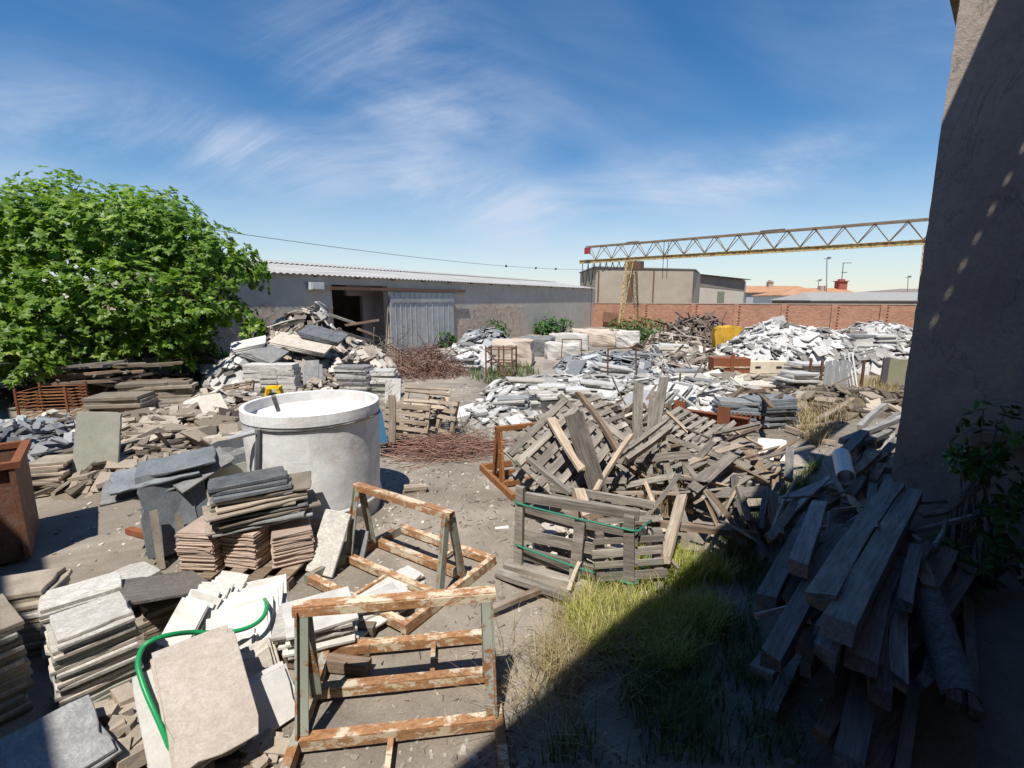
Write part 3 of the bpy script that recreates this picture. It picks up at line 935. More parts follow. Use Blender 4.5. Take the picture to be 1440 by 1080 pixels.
# ================================================================ the building the photo is taken from, and its projecting wall on the right
md = V((0.72, 0.69, 0)).normalized(); mn = V((-md.y, md.x, 0))     # along the right wing, and out into the yard
GP, GS = V((-1.476, 1.5, 0)), 0.97
HE = 7.7
ec = GP - V((SX, SY, 0)) * HE                                       # eave corner of the two wings
md = V((1, GS, 0)).normalized(); mn = V((-md.y, md.x, 0))
ld = V((-1, .93, 0)).normalized(); ln = V((ld.y, -ld.x, 0))
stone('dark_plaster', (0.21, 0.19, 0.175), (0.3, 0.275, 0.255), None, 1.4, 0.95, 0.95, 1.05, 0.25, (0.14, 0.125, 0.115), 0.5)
t = NT('rough_plaster')
nA = t.noise(t.co, 0.9, 8, 0.7, 0.4); nB = t.noise(t.co, 18, 6, 0.75); nC = t.noise(t.coords((1, 1, .35)), 2.2, 5, 0.7)
col = t.ramp(nA, [(0.3, (0.36, 0.295, 0.245)), (0.55, (0.45, 0.375, 0.315)), (0.75, (0.52, 0.44, 0.365))])
col = t.mix(0.4, col, t.ramp(nB, [(0.3, 0.6), (0.7, 1.15)]), 'MULTIPLY')
col = t.mix(0.35, col, t.ramp(nC, [(0.35, 0.6), (0.6, 1.05)]), 'MULTIPLY')
t.bump(t.math('ADD', nB, nA), 0.6, 0.02)
M['rough_plaster'] = t.out(col, 0.95)
co2 = t.noise(t.coords((1, 1, .5)), 0.55, 6, 0.6, 0.5)
col = t.mix(t.ramp(co2, [(0.5, 0.0), (0.56, 0.55)]), col, (0.3, 0.28, 0.27))
crk = t.math('ABSOLUTE', t.math('SUBTRACT', t.noise(t.coords((1, 1, .6)), 1.1, 9, 0.6, 0.8), 0.5))
col = t.mix(t.ramp(crk, [(0.0, 0.6), (0.006, 0.0)]), col, (0.12, 0.1, 0.09))
t.out(col)
bld = thing('yard_building', 'tall rough plastered wall in shade with a sunlit sliver near its top left', 'building', (5.2, 6.3, 0))
WC = D(1251, 690, 5.5); WC.z = 0
def rough_sheet(a, b, z0, z1, th, seed, step=.12, amp=.012):
    """a hand-rendered wall: front face gently uneven, left edge broken"""
    r = random.Random(seed)
    d = (b - a); L = d.length; d.normalize(); n = V((d.y, -d.x, 0))
    nu = int(L / step) + 1; nz = int((z1 - z0) / step) + 1
    vs = []; fs = []
    for j in range(nz + 1):
        z = z0 + (z1 - z0) * j / nz
        e = noise.noise((z * 3.1, 1.7, seed)) * .008 + noise.noise((z * 11, 4.7, seed)) * .012
        for i in range(nu + 1):
            u = i / nu * L + (e if i == 0 else 0)
            off = noise.noise((u * 1.3, z * 1.3, seed + 9)) * amp * 1.5 + noise.noise((u * 5, z * 5, seed + 4)) * amp * .5
            p = a + d * u + n * off
            vs.append((p.x, p.y, z))
    k = nu + 1
    for j in range(nz):
        for i in range(nu):
            fs.append((j * k + i, j * k + i + 1, (j + 1) * k + i + 1, (j + 1) * k + i))
    o = len(vs)
    for j in range(nz + 1):
        p = V(vs[j * k]) - n * th; vs.append(tuple(p))
    for j in range(nz):
        fs.append((j * k, (j + 1) * k, o + j + 1, o + j))
    o2 = len(vs)
    for j in range(nz + 1):
        p = V(vs[j * k + nu]) - n * th; vs.append(tuple(p))
    for j in range(nz):
        fs.append((j * k + nu, o2 + j, o2 + j + 1, (j + 1) * k + nu))
    fs.append(tuple([nz * k + i for i in range(k)] + [o2 + nz, o + nz]))
    return vs, fs
WT = 6.3
WE = WC - mn * 1.95
m = MB(61); m.add(*rough_sheet(WC, WE, -.2, WT, .35, 3))
wpart(bld, 'projecting_wall', m, 'rough_plaster')
m = MB(62)
# main walls under the eaves, and the body behind the projecting wall
e0 = ec - mn * 1.2
quadwall(m, e0 + md * 30, WE + md * .36 - mn * .0, -.2, HE - .1, HE - .1, .3)
a = ec - mn * 1.15 - ln * .5
q0 = WE - mn * .02
wl = (q0 - a).dot(md)
quadwall(m, a + md * (wl - .05), a, -.2, HE - .1, HE - .1, .3) if False else None
for (p, q) in ((a, a + md * (wl + .2)), (a + ld * 22, a)):
    d = (q - p).normalized(); n = V((-d.y, d.x, 0))
    vs = [p + V((0, 0, -.2)), q + V((0, 0, -.2)), q + V((0, 0, HE - .15)), p + V((0, 0, HE - .15))]
    vs += [x - n * .3 for x in vs]
    m.add(vs, [(0, 1, 2, 3), (7, 6, 5, 4), (0, 4, 5, 1), (1, 5, 6, 2), (2, 6, 7, 3), (3, 7, 4, 0)])
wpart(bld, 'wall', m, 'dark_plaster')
def roof_slab(mb, p, q, inn, w, z0, z1, th=.14):
    vs = [p + V((0, 0, z0)), q + V((0, 0, z0)), q + inn * w + V((0, 0, z1)), p + inn * w + V((0, 0, z1))]
    vs += [v - V((0, 0, th)) for v in vs]
    mb.add(vs, [(0, 1, 2, 3), (7, 6, 5, 4), (0, 4, 5, 1), (1, 5, 6, 2), (2, 6, 7, 3), (3, 7, 4, 0)])
m = MB(63)
sl = 1.4 / 5
def strip(p, q, w0, w1): roof_slab(m, p - mn * w0, q - mn * w0, -mn, w1 - w0, HE + sl * w0, HE + sl * w1, .02)
strip(ec, ec + md * 11, 0, .80); strip(ec, ec + md * 11, .825, 5)
# the sheets are holed along one lap near the projecting wall: small spots of sun fall through
wpt = WC + (WE - WC).normalized() * .9
ss = sorted((wpt - ec - V((SX, SY, 0)) * (HE + .2 - z)).dot(md) for z in (2.6, 6.8))
s_ = ss[0]; strip(ec, ec + md * s_, .80, .825)
while s_ < ss[1]:
    strip(ec + md * (s_ + .045), ec + md * (s_ + .13), .80, .825); s_ += .13
strip(ec + md * s_, ec + md * 11, .80, .825)
roof_slab(m, ec + V((0, 0, .01)), ec + ld * 24 + V((0, 0, .01)), -ln, 5, HE, HE + 1.4)
wpart(bld, 'roof', m, 'roof_tiles')
wn_ = (WE - WC).normalized(); wf = V((wn_.y, -wn_.x, 0))
m = MB(67)
for u0_, u1_, z_, h_, pr in ((.62, 1.24, 1.42, .10, .09),):
    quadwall(m, WC + wn_ * u0_ + wf * (pr + .03), WC + wn_ * u1_ + wf * (pr + .03), z_, z_ + h_, z_ + h_, pr)
wpart(bld, 'ledge', m, 'coping')
m = MB(68); p = WC + wn_ * 1.17 + wf * .07; m.tube([p + V((0, 0, .02)), p + V((0, 0, 1.38))], .022, 8)  # white tube added here in place of a narrow sunlit strip
wpart(bld, 'pipe_or_sun_strip', m, 'lamp_white')
# verge of the higher roof over the projecting wall
vz = D(1335, 24, WC.y).z + .42
m = MB(64)
p = WC - mn * -.02 + md * .02
roof_slab(m, WC + mn * .15 + md * .06, WC + mn * .15 + md * 3.5, -mn, .25, vz + .2, vz + .24, .2)
wpart(bld, 'verge', m, 'brown_wood')

lw = MB(66); a = sp0 + sdir * (u0 + .5) - snor * .6; b = a + V((-26, -3.0, 0))
quadwall(lw, b, a, -.2, 2.3, 2.3, .25)
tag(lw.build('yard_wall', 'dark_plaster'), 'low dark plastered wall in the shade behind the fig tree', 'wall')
# ================================================================ fig tree
def leaf_mat(name, c1, c2, c3, trans=0.25):
    t = NT(name)
    r = t.rnd()
    col = t.ramp(r, [(0, c1), (0.55, c2), (1, c3)])
    t.out(col, 0.45)
    t.b.inputs['Specular IOR Level'].default_value = 0.4
    tr = t.n('ShaderNodeBsdfTranslucent')
    t.l(t.mix(1.0, col, (1.1, 1.25, 0.5), 'MULTIPLY'), tr.inputs['Color'])
    ms = t.n('ShaderNodeMixShader'); ms.inputs[0].default_value = trans
    t.l(t.b.outputs[0], ms.inputs[1]); t.l(tr.outputs[0], ms.inputs[2])
    t.l(ms.outputs[0], t.t.nodes['Material Output'].inputs[0])
    M[name] = t.m
leaf_mat('fig_leaf', (0.085, 0.165, 0.02), (0.2, 0.325, 0.038), (0.35, 0.46, 0.08), 0.45)
leaf_mat('shrub_leaf', (0.025, 0.08, 0.015), (0.05, 0.14, 0.025), (0.1, 0.2, 0.04))
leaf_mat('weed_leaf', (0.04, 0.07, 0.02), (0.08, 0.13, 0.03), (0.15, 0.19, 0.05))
leaf_mat('grass_blade', (0.16, 0.22, 0.03), (0.42, 0.44, 0.08), (0.66, 0.56, 0.24), 0.3)
leaf_mat('dry_grass', (0.22, 0.16, 0.075), (0.36, 0.28, 0.14), (0.5, 0.42, 0.25), 0.2)
wood('bark', (0.09, 0.075, 0.06), (0.27, 0.235, 0.2))

FIG = [(0, 0), (.2, .0), (.45, .2), (.28, .36), (.36, .64), (.15, .6), (0, 1.0), (-.15, .6), (-.36, .64), (-.28, .36), (-.45, .2), (-.2, .0)]
OVAL = [(0, 0), (.2, .2), (.27, .5), (.15, .82), (0, 1.0), (-.15, .82), (-.27, .5), (-.2, .2)]
def leaves(mb, pts, shape, size, rnd_, droop=0.5, per=6, tint_of=None):
    """rosettes of leaves: pts = [(point, outward dir)]"""
    for p, d in pts:
        base_t = rnd_.random()
        a0 = rnd_.random() * 6.28
        d = d.normalized()
        u = d.cross(V((0.3, 0.2, 1))).normalized(); v = d.cross(u)
        for k in range(per):
            a = a0 + 6.28 * k / per + rnd_.uniform(-.4, .4)
            side = u * cos(a) + v * sin(a)
            tilt = rnd_.uniform(0.15, 1.0)
            dirv = (side + d * tilt - V((0, 0, droop * rnd_.uniform(.4, 1.2)))).normalized()
            nrm = (d + V((0, 0, .7)) - side * .2 + V((rnd_.uniform(-.5, .5), rnd_.uniform(-.5, .5), rnd_.uniform(-.2, .4))))
            x = dirv.cross(nrm).normalized(); n = x.cross(dirv)
            s = size * rnd_.uniform(.65, 1.2)
            o = p + dirv * (size * .12)
            vs = []
            for (lx, ly) in shape:
                vs.append(o + x * (lx * s) + dirv * (ly * s) + n * (-abs(lx) * .28 * s - ly * ly * .14 * s))
            c = len(vs)
            vs.append(o + dirv * (.35 * s))
            fs = [(i, (i + 1) % c, c) for i in range(c)]
            mb.add(vs, fs, (base_t * .55 + rnd_.random() * .45))
def limb(mb, a, b, r0, r1, rnd_, wob=.12, n=5):
    pts = []
    for k in range(n + 1):
        u = k / n
        p = a.lerp(b, u)
        if 0 < k < n: p = p + V((rnd_.uniform(-1, 1), rnd_.uniform(-1, 1), rnd_.uniform(-.5, 1))) * wob
        pts.append(p)
    mb.tube(pts, r0, 7, None, r1)
    return pts
r = random.Random(11)
TB = V((-11.4, 16.6, 0))
fig = thing('fig_tree', 'big broad fig tree with large green lobed leaves overhanging the left stacks', 'tree', tuple(TB))
lobes = []
def lob(px, py, d, rx, rz): lobes.append((D(px, py, d * 1.16), rx * 1.16, rz * 1.16))
for a in [(-150, 330, 13.2, 2.3, 1.9), (-60, 420, 11.8, 2.0, 1.7), (-10, 345, 13.2, 1.9, 1.6), (45, 330, 13.4, 1.7, 1.35), (110, 350, 13, 1.7, 1.4), (190, 340, 13.5, 1.6, 1.35), (240, 340, 14, 1.4, 1.2),
          (290, 365, 13.6, 1.15, 1.05), (325, 385, 13.8, 1.0, .85), (20, 440, 11.6, 1.7, 1.35), (110, 440, 11.8, 1.5, 1.15), (185, 425, 12.2, 1.4, 1.15), (265, 430, 12.6, 1.15, .95), (310, 440, 13.4, .9, .7),
          (-50, 510, 11.0, 1.4, 1.0), (40, 495, 11.0, 1.1, .7), (30, 515, 10.6, .65, .45), (150, 490, 12, .95, .6), (215, 478, 12.3, .95, .6), (270, 480, 12.8, .7, .5), (250, 505, 12.4, .45, .35), (300, 505, 13.2, .4, .3), (360, 383, 14, .42, .28), (-150, 480, 12, 2, 1.5), (100, 300, 15, 1.6, 1.2), (210, 310, 15.2, 1.4, 1.0)]:
    lob(*a)
m = MB(71)
pts = []
for c, rx, rz in lobes:
    n = int(125 * rx * (rx + rz) / 2) + 10
    for _ in range(n):
        d = V((r.gauss(0, 1), r.gauss(0, 1), r.gauss(0, 1))).normalized()
        if d.z < -.55: continue
        f = r.uniform(.62, 1.08) if r.random() < .75 else r.uniform(.3, .7)
        p = c + V((d.x * rx * f, d.y * rx * .9 * f, d.z * rz * f))
        if p.z < 0.35: continue
        pts.append((p, (d + V((0, 0, .5))).normalized()))
leaves(m, pts, FIG, .205, r, .55, 5)
m.build('crown', 'fig_leaf', fig, origin=tuple(TB)).location = (0, 0, 0)
m = MB(72)
for (bx, by) in ((0, 0), (.35, .3), (-.4, .1)):
    a = TB + V((bx, by, -.1)); b = a + V((r.uniform(-.4, .4), r.uniform(-.3, .1), 1.2))
    limb(m, a, b, .15, .11, r, .05)
    for c, rx, rz in r.sample(lobes, 13):
        q = limb(m, b, c, .07, .03, r, .22, 6)
        for _ in range(4):
            d = V((r.gauss(0, 1), r.gauss(0, 1), r.gauss(0, 1))).normalized()
            limb(m, c, c + V((d.x * rx, d.y * rx, abs(d.z) * rz)) * .85, .025, .008, r, .08, 4)
# thin stems showing at the right foot of the tree
for px in (312, 322, 331, 300):
    a = G(px, 540); b = a + V((r.uniform(-.5, .3), r.uniform(-.4, .2), 1.3))
    limb(m, a, b, .05, .03, r, .05)
m.build('trunk', 'bark', fig, origin=tuple(TB)).location = (0, 0, 0)

# ================================================================ shrubs by the shed and the crane
def shrub(name, label, blobs, leafsize, mat, seed, per=6, dens=60, shape=OVAL, group=None, cat='shrub'):
    r = random.Random(seed)
    base = V(blobs[0][0]); base.z = 0
    th = thing(name, label, cat, tuple(base), 0, group)
    m = MB(seed); s = MB(seed + 1); pts = []
    for c, rx, rz in blobs:
        c = V(c)
        for _ in range(int(dens * rx * (rx + rz) / 2) + 6):
            d = V((r.gauss(0, 1), r.gauss(0, 1), r.gauss(0, 1))).normalized()
            f = r.uniform(.5, 1.1)
            p = c + V((d.x * rx * f, d.y * rx * f, d.z * rz * f))
            if p.z < .03: continue
            pts.append((p, d + V((0, 0, .6))))
        for _ in range(7):
            d = V((r.gauss(0, 1), r.gauss(0, 1), r.gauss(0, .6)))
            d.normalize()
            a = V((c.x + r.uniform(-.1, .1), c.y + r.uniform(-.1, .1), 0))
            s.tube([a, a.lerp(c, .6) + V((r.uniform(-.1, .1), 0, 0)), c + V((d.x * rx, d.y * rx, abs(d.z) * rz)) * .8], .018, 4, None, .006)
    leaves(m, pts, shape, leafsize, r, .3, per)
    m.build('foliage', mat, th, origin=tuple(base)).location = (0, 0, 0)
    s.build('stem', 'bark', th, origin=tuple(base)).location = (0, 0, 0)
    return th
def on_shed(px, off, z=0):
    u = SH(px, 430)[0]
    p = sp0 + sdir * u + snor * off; p.z = z
    return p
p = on_shed(617, .5, .55); shrub('green_shrub', 'small leafy shrub in front of the sheet metal sliding door', [(p, .5, .5), (p + V((.2, .3, -.1)), .4, .4)], .2, 'shrub_leaf', 301)
p = on_shed(680, .8, .8); shrub('green_shrub', 'round green shrub against the rubble part of the shed wall', [(p, .8, .75), (p + V((.5, .6, -.25)), .6, .5)], .22, 'shrub_leaf', 303)
p = on_shed(758, 1.0, .8); shrub('green_shrub', 'wide dense green shrub at the foot of the grey shed wall behind white blocks', [(p, 1.1, .85), (p + V((1.2, .8, -.2)), .9, .7), (p + V((-.6, -.7, -.2)), .7, .6)], .26, 'shrub_leaf', 305)
bl = [(D(px, py, d), rx, rz) for px, py, d, rx, rz in [(878, 462, 36, 1.3, .7), (905, 463, 35, 1.5, .9), (935, 470, 33, 1.2, .7), (955, 478, 31, .9, .5), (890, 474, 31, 1.3, .6), (915, 482, 29, 1.2, .5)]]
shrub('weed_thicket', 'large light green weed thicket growing around the yellow crane leg', bl, .22, 'weed_leaf', 307, 6, 70, cat='weeds')
p = V((-8.3, 15.6, 2.0)); shrub('fig_sapling', 'small fig shoot growing out of the tall debris heap by the tree', [(p, .35, .25)], .3, 'fig_leaf', 309, 5, 60, FIG, cat='shoot')
p = D(1180, 503, 22); shrub('weed_clump', 'green weeds showing above the zinc sheets below the white marble heap', [(p, 1.1, .3), (p + V((1, .4, 0)), .7, .3)], .2, 'weed_leaf', 311, cat='weeds')
# climbing weed against the shaded projecting wall
p = WC - mn * .75 + V((-.35, -.35, 0)); q = p + V((0, 0, 1.55))
shrub('tall_weed', 'dark leafy weed growing up the shaded wall at the right edge', [(q, .28, .4), (q + V((-.22, -.1, -.15)), .2, .2), (q + V((.15, -.1, -.7)), .25, .4), (p + V((-.1, -.2, .4)), .35, .35)], .12, 'shrub_leaf', 313, 6, 160, cat='weed')

# dry and green grass
def blades(name, n, where, mat, h, wdt, label, cat, seed, bend=.5, clump=None):
    r = random.Random(seed); m = MB(seed)
    k = 0; tries = 0
    while k < n and tries < n * 30:
        tries += 1
        p = where(r)
        if p is None: continue
        k += 1
        a = r.random() * 6.28; hh = h * r.uniform(.35, 1.15); b = hh * bend * r.uniform(.2, 1.3)
        dx, dy = cos(a), sin(a)
        wx, wy = -dy * wdt, dx * wdt
        c = []
        for u in (0, .4, .75):
            q = (p.x + dx * b * u * u, p.y + dy * b * u * u, p.z + hh * u * (1 - .25 * u * bend))
            f = 1 - u * .8
            c.append((q[0] - wx * f, q[1] - wy * f, q[2])); c.append((q[0] + wx * f, q[1] + wy * f, q[2]))
        c.append((p.x + dx * b, p.y + dy * b, p.z + hh * (1 - .25 * bend)))
        m.add(c, [(0, 1, 3, 2), (2, 3, 5, 4), (4, 5, 6)], r.random())
    return tag(m.build(name, mat), label, cat, kind='stuff')
def in_poly(poly):
    xs = [p.x for p in poly]; ys = [p.y for p in poly]
    def f(r):
        x, y = r.uniform(min(xs), max(xs)), r.uniform(min(ys), max(ys))
        ins = False; j = len(poly) - 1
        for i in range(len(poly)):
            if (poly[i].y > y) != (poly[j].y > y) and x < (poly[j].x - poly[i].x) * (y - poly[i].y) / (poly[j].y - poly[i].y) + poly[i].x: ins = not ins
            j = i
        if not ins: return None
        if noise.noise((x * 2.2, y * 2.2, 2.0)) < r.uniform(-.5, .25): return None
        return V((x, y, ground_z(x, y) - .01))
    return f
blades('grass', 7600, in_poly([G(*p) for p in [(845, 815), (800, 870), (815, 930), (880, 950), (950, 960), (1010, 900), (1030, 820), (990, 780), (930, 775)]]), 'grass_blade', .32, .0046,
       'long green and yellowing grass growing beside the broken crate', 'grass', 401, .7)
blades('dry_grass', 2900, in_poly([G(*p) for p in [(780, 870), (760, 940), (800, 1010), (880, 1000), (930, 900), (900, 840), (850, 830)]]), 'dry_grass', .3, .003,
       'straw coloured dry grass at the edge of the building shadow', 'grass', 402, 1.1)
blades('dry_stalks', 420, in_poly([G(*p) for p in [(700, 900), (705, 1060), (800, 1078), (890, 1000), (860, 880), (770, 860)]]), 'dry_grass', .42, .0028,
       'thin bent dry stalks lying over the dirt near the iron frame', 'dry weeds', 403, 1.5)
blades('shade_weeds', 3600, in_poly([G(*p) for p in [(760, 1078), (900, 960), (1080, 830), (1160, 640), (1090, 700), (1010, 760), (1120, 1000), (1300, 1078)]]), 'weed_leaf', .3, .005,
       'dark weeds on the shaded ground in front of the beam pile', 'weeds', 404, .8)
blades('dry_weeds', 4200, in_poly([G(*p) for p in [(1095, 590), (1120, 545), (1180, 545), (1270, 530), (1262, 560), (1180, 600), (1150, 640), (1120, 610)]]), 'dry_grass', .5, .008,
       'tan dry weeds between the white stacks and the shaded wall', 'weeds', 405, .8)
blades('dry_hay', 900, in_poly([G(*p) for p in [(880, 690), (905, 735), (965, 730), (960, 680), (910, 650)]]), 'dry_grass', .75, .004,
       'dry straw growing up through the broken boards', 'dry weeds', 406, .7)
blades('yard_weeds', 1500, in_poly([G(*p) for p in [(650, 530), (690, 500), (735, 512), (760, 528), (700, 545)]]), 'weed_leaf', .45, .01,
       'sparse weeds around the rusty cage in the middle of the yard', 'weeds', 407, .6)
blades('tree_foot_weeds', 1200, in_poly([G(*p) for p in [(250, 560), (330, 560), (330, 530), (240, 530)]]), 'weed_leaf', .5, .012,
       'weeds at the foot of the fig tree', 'weeds', 408, .6)
# ================================================================ the white tank
tc_ = G(450, 715); tc_.z = 0
tank = thing('concrete_tank', 'big round whitewashed concrete tank standing in the middle of the yard', 'tank', tuple(tc_))
t = NT('whitewash')
nA = t.noise(t.co, 1.6, 7, 0.65, 0.8); nB = t.noise(t.co, 9, 7, 0.75); nC = t.noise(t.coords((3, 3, .4)), 3, 5, 0.7)
col = t.ramp(nA, [(0.36, (0.66, 0.62, 0.585)), (0.5, (0.78, 0.765, 0.745)), (0.62, (0.84, 0.835, 0.82))])
col = t.mix(0.35, col, t.ramp(nB, [(0.3, 0.6), (0.62, 1.06)]), 'MULTIPLY')
col = t.mix(t.ramp(nC, [(0.58, 0.0), (0.75, 0.45)]), col, (0.5, 0.4, 0.33))
sz = t.n('ShaderNodeSeparateXYZ'); t.l(t.co, sz.inputs[0])
mud = t.math('ADD', sz.outputs[2], t.math('MULTIPLY', t.math('SUBTRACT', nB, 0.5), 0.6))
col = t.mix(t.ramp(mud, [(0.05, 0.75), (0.3, 0.0)]), col, (0.36, 0.31, 0.26))
nP = t.noise(t.coords((1, 1, .8)), 0.9, 3, 0.5, 0.5)
col = t.mix(t.ramp(nP, [(0.52, 0.0), (0.56, 0.18)]), col, (0.55, 0.53, 0.53))
drip = t.noise(t.coords((6, 6, .25)), 2.2, 4, 0.6)
col = t.mix(t.math('MULTIPLY', t.ramp(drip, [(0.6, 0.0), (0.72, 0.6)]), t.ramp(nA, [(0.4, 0.2), (0.6, 1.0)])), col, (0.42, 0.36, 0.31))
t.bump(t.math('ADD', nB, nA), 0.4, 0.016)
M['whitewash'] = t.out(col, 0.8)
def lathe(mb, prof, n=72, wob=.012, closed=False):
    vs = []; fs = []
    for i, (rr, z) in enumerate(prof):
        for j in range(n):
            a = 2 * pi * j / n
            q = rr + noise.noise((cos(a) * 1.5, sin(a) * 1.5, z * 2)) * wob + noise.noise((cos(a) * 5, sin(a) * 5, z * 6)) * wob * .4
            vs.append((q * cos(a), q * sin(a), z))
    for i in range(len(prof) - 1):
        for j in range(n):
            fs.append((i * n + j, i * n + (j + 1) % n, (i + 1) * n + (j + 1) % n, (i + 1) * n + j))
    if closed:
        i = len(prof) - 1
        for j in range(n):
            fs.append((i * n + j, i * n + (j + 1) % n, (j + 1) % n, j))
    mb.add(vs, fs)
m = MB(80)
prof = [(.83, 0.0)] + [(.83 + .025 * k / 10, .08 + 1.30 * k / 10) for k in range(11)] + [(.86, 1.39)]
prof += [(.80, 1.392), (.78, .9), (.77, .52), (.4, .5), (.001, .5)]
lathe(m, prof); m.build('body', 'whitewash', tank, True)
m = MB(81); lathe(m, [(.858, 1.393), (.868, 1.396), (.870, 1.45), (.869, 1.530), (.864, 1.535), (.822, 1.535), (.816, 1.528), (.81, 1.393)], closed=True)
m.build('rim', 'whitewash', tank)
m = MB(82); lathe(m, [(.83, .2), (.85, .22), (.85, .24), (.832, .26)], wob=.004); m.build('base_band', 'lamp_white', tank, True)
def on_tank(px, z, off=0.0):
    # angle of the visible side at screen column px
    best = None
    for k in range(0, 181):
        a = pi + pi * k / 180
        p = tc_ + V((cos(a), sin(a), 0)) * (.862 + off)
        x = 720 + F * p.x / (p.y * cos(PITCH) + (H - z) * sin(PITCH))
        if best is None or abs(x - px) < best[0]: best = (abs(x - px), a)
    a = best[1]
    return V((cos(a) * (.862 + off), sin(a) * (.862 + off), z)), a
m = MB(83)
_, a0 = on_tank(360, 1.36); 
m.tube([(.872 * cos(a), .872 * sin(a), 1.365 - .01 * sin(a * 3)) for a in np.linspace(a0, a0 + 2.35, 40)], .011, 6)
m.build('rope', 'dark_post', tank)
m = MB(84)
q, _ = on_tank(363, 1.38, .03); q2, _ = on_tank(360, .6, .02)
m.tube([q, q.lerp(q2, .4) + V((.0, -.015, 0)), q2], .028, 6); m.build('hanging_strap', 'steel_grey', tank)
m = MB(85)
qa = q + V((-.02, -.02, -.03)); m.tube([qa, qa + V((-.34, .02, -.09))], .03, 8); m.build('side_pipe', 'zinc', tank)
m = MB(86); m.box(TRS((-.5, .02, 1.50), R(110), 0, R(35)), .5, .05, .03); m.build('inner_plank', 'old_beam', tank)

# ================================================================ iron A-frame slab racks
def slab_rack(loc, yaw, label, barmat, legmat, W=1.36, Dp=1.36, Hh=.94):
    th = thing('slab_rack', label, 'rack', loc, yaw, 'iron A-frame racks')
    zb = .10
    def bar(name, y, x0, x1, mat, s=.075, z=zb):
        m = MB(int(y * 100) + int(x0 * 10))
        # angle iron: a flat top and a downstand
        m.abox(x0, x1, y - s / 2, y + s / 2, z - .006, z + .006)
        m.abox(x0, x1, y - s / 2, y - s / 2 + .01, z - s, z - .0061)
        m.abox(x0, x1, y + s / 2 - .01, y + s / 2, z - s * .8, z - .0061)
        m.build(name, mat, th)
    for y in (-Dp / 2, -.17, .25, Dp / 2):
        bar('cross_bar', y, -W / 2, W / 2, barmat)
    for s in (-1, 1):
        m = MB(s + 5)
        x = s * (W / 2 + .03)
        m.abox(x - .03, x + .03, -Dp / 2 - .035, Dp / 2 + .035, zb - .095, zb + .004)
        m.build('side_bar', barmat if s > 0 else legmat, th)
        for f in (-1, 1):
            m = MB(s * 3 + f)
            a = V((s * (W / 2 + .015), f * .17, zb + .01)); b = V((s * (W / 2 - .0), f * .03, Hh - .03))
            m.beam(a, b, .075, .014, R(90))
            m.beam(a + V((-s * .033, 0, 0)), b + V((-s * .033, 0, 0)), .012, .07, R(90))
            m.build('leg', legmat, th)
    m = MB(9)
    m.abox(-W / 2 - .03, W / 2 + .03, -.04, .04, Hh - .012, Hh)
    m.abox(-W / 2 - .03, W / 2 + .03, -.045, -.033, Hh - .07, Hh - .0121)
    m.abox(-W / 2 - .03, W / 2 + .03, .033, .045, Hh - .06, Hh - .0121)
    m.build('top_bar', barmat, th)
    for (x, y0, y1) in ((-.05, -Dp / 2, -.2), (.2, .28, Dp / 2)):
        m = MB(10); m.abox(x - .018, x + .018, y0 + .04, y1 - .02, zb - .05, zb - .02); m.build('strut', barmat, th)
    return th
slab_rack((-.77, 2.94, 0), R(7.5), 'nearest A-frame rack of grey green posts and rusty cream bars, empty', 'rust_cream_paint', 'grey_green_paint', 1.26)
slab_rack((-1.16, 4.74, 0), R(-33), 'rusty A-frame rack turned askew between the white tank and the nearest rack', 'rust_cream_paint', 'grey_green_paint', 1.33, 1.3, .88)
slab_rack((.40, 7.55, 0), R(22.6), 'yellow rusty A-frame rack partly hidden behind the broken pallets', 'rust_yellow_paint', 'rust_yellow_paint')

# ================================================================ front left stacks
stack((-3.07, 3.16, 0), R(48), 17, .47, .42, .033, 'veined_stone', 'veined cream slab', 'of the square stack at the bottom left', jit=.012, seed=21, mats=['veined_stone', 'cream_marble', 'greenish_slab', 'greenish_slab'],
      top='white veined slab topping the square stack at the bottom left', rough=.006)
stack((-3.06, 3.18, .58), R(49), 2, .43, .4, .03, 'veined_stone', 'grey veined slab', 'lying loose on the square bottom left stack', jit=.02, seed=22, rough=.006,
      top='whitish grey slab lying highest on the square bottom left stack')
stack((-3.78, 2.98, 0), R(-32), 19, .56, .46, .036, 'veined_stone', 'thick veined slab', 'of the half shaded stack at the left edge', jit=.016, seed=23, mats=['veined_stone', 'cream_marble', 'greenish_slab', 'dull_slab'], rough=.006,
      top='cracked pale slab on top of the half shaded stack at the left edge')
stack((-4.25, 3.62, 0), R(22), 13, .8, .42, .042, 'veined_stone', 'long pale slab', 'of the low stack behind the left edge stack', jit=.02, seed=24, mats=['veined_stone', 'dull_slab'],
      top='long veined slab on top of the stack behind the left edge stack')
stack((-3.58, 3.66, 0), R(42), 14, .52, .34, .036, 'cream_marble', 'small cream slab', 'of the stack behind the square bottom left stack', jit=.012, seed=25, mats=['veined_stone', 'cream_marble'],
      top='dull veined slab on the stack behind the square bottom left stack')
stack((-3.55, 4.05, .0), R(60), 10, .5, .42, .04, 'cream_marble', 'white veined slab', 'of the low stack under the sloping dark slab', jit=.02, seed=26, mats=['veined_stone', 'white_marble'])
place('cut_stone', slab_mesh(.66, .6, .03, .008, 31), 'brown_slab', TRS((-3.08, 3.90, .38), R(52), R(-4), R(17)), 'dark brown white veined slab sloping beside the left stacks', 'stone')
stack((-3.15, 4.0, 0), R(45), 6, .45, .42, .04, 'dull_slab', 'buried dull slab', 'under the sloping dark brown slab', seed=27)
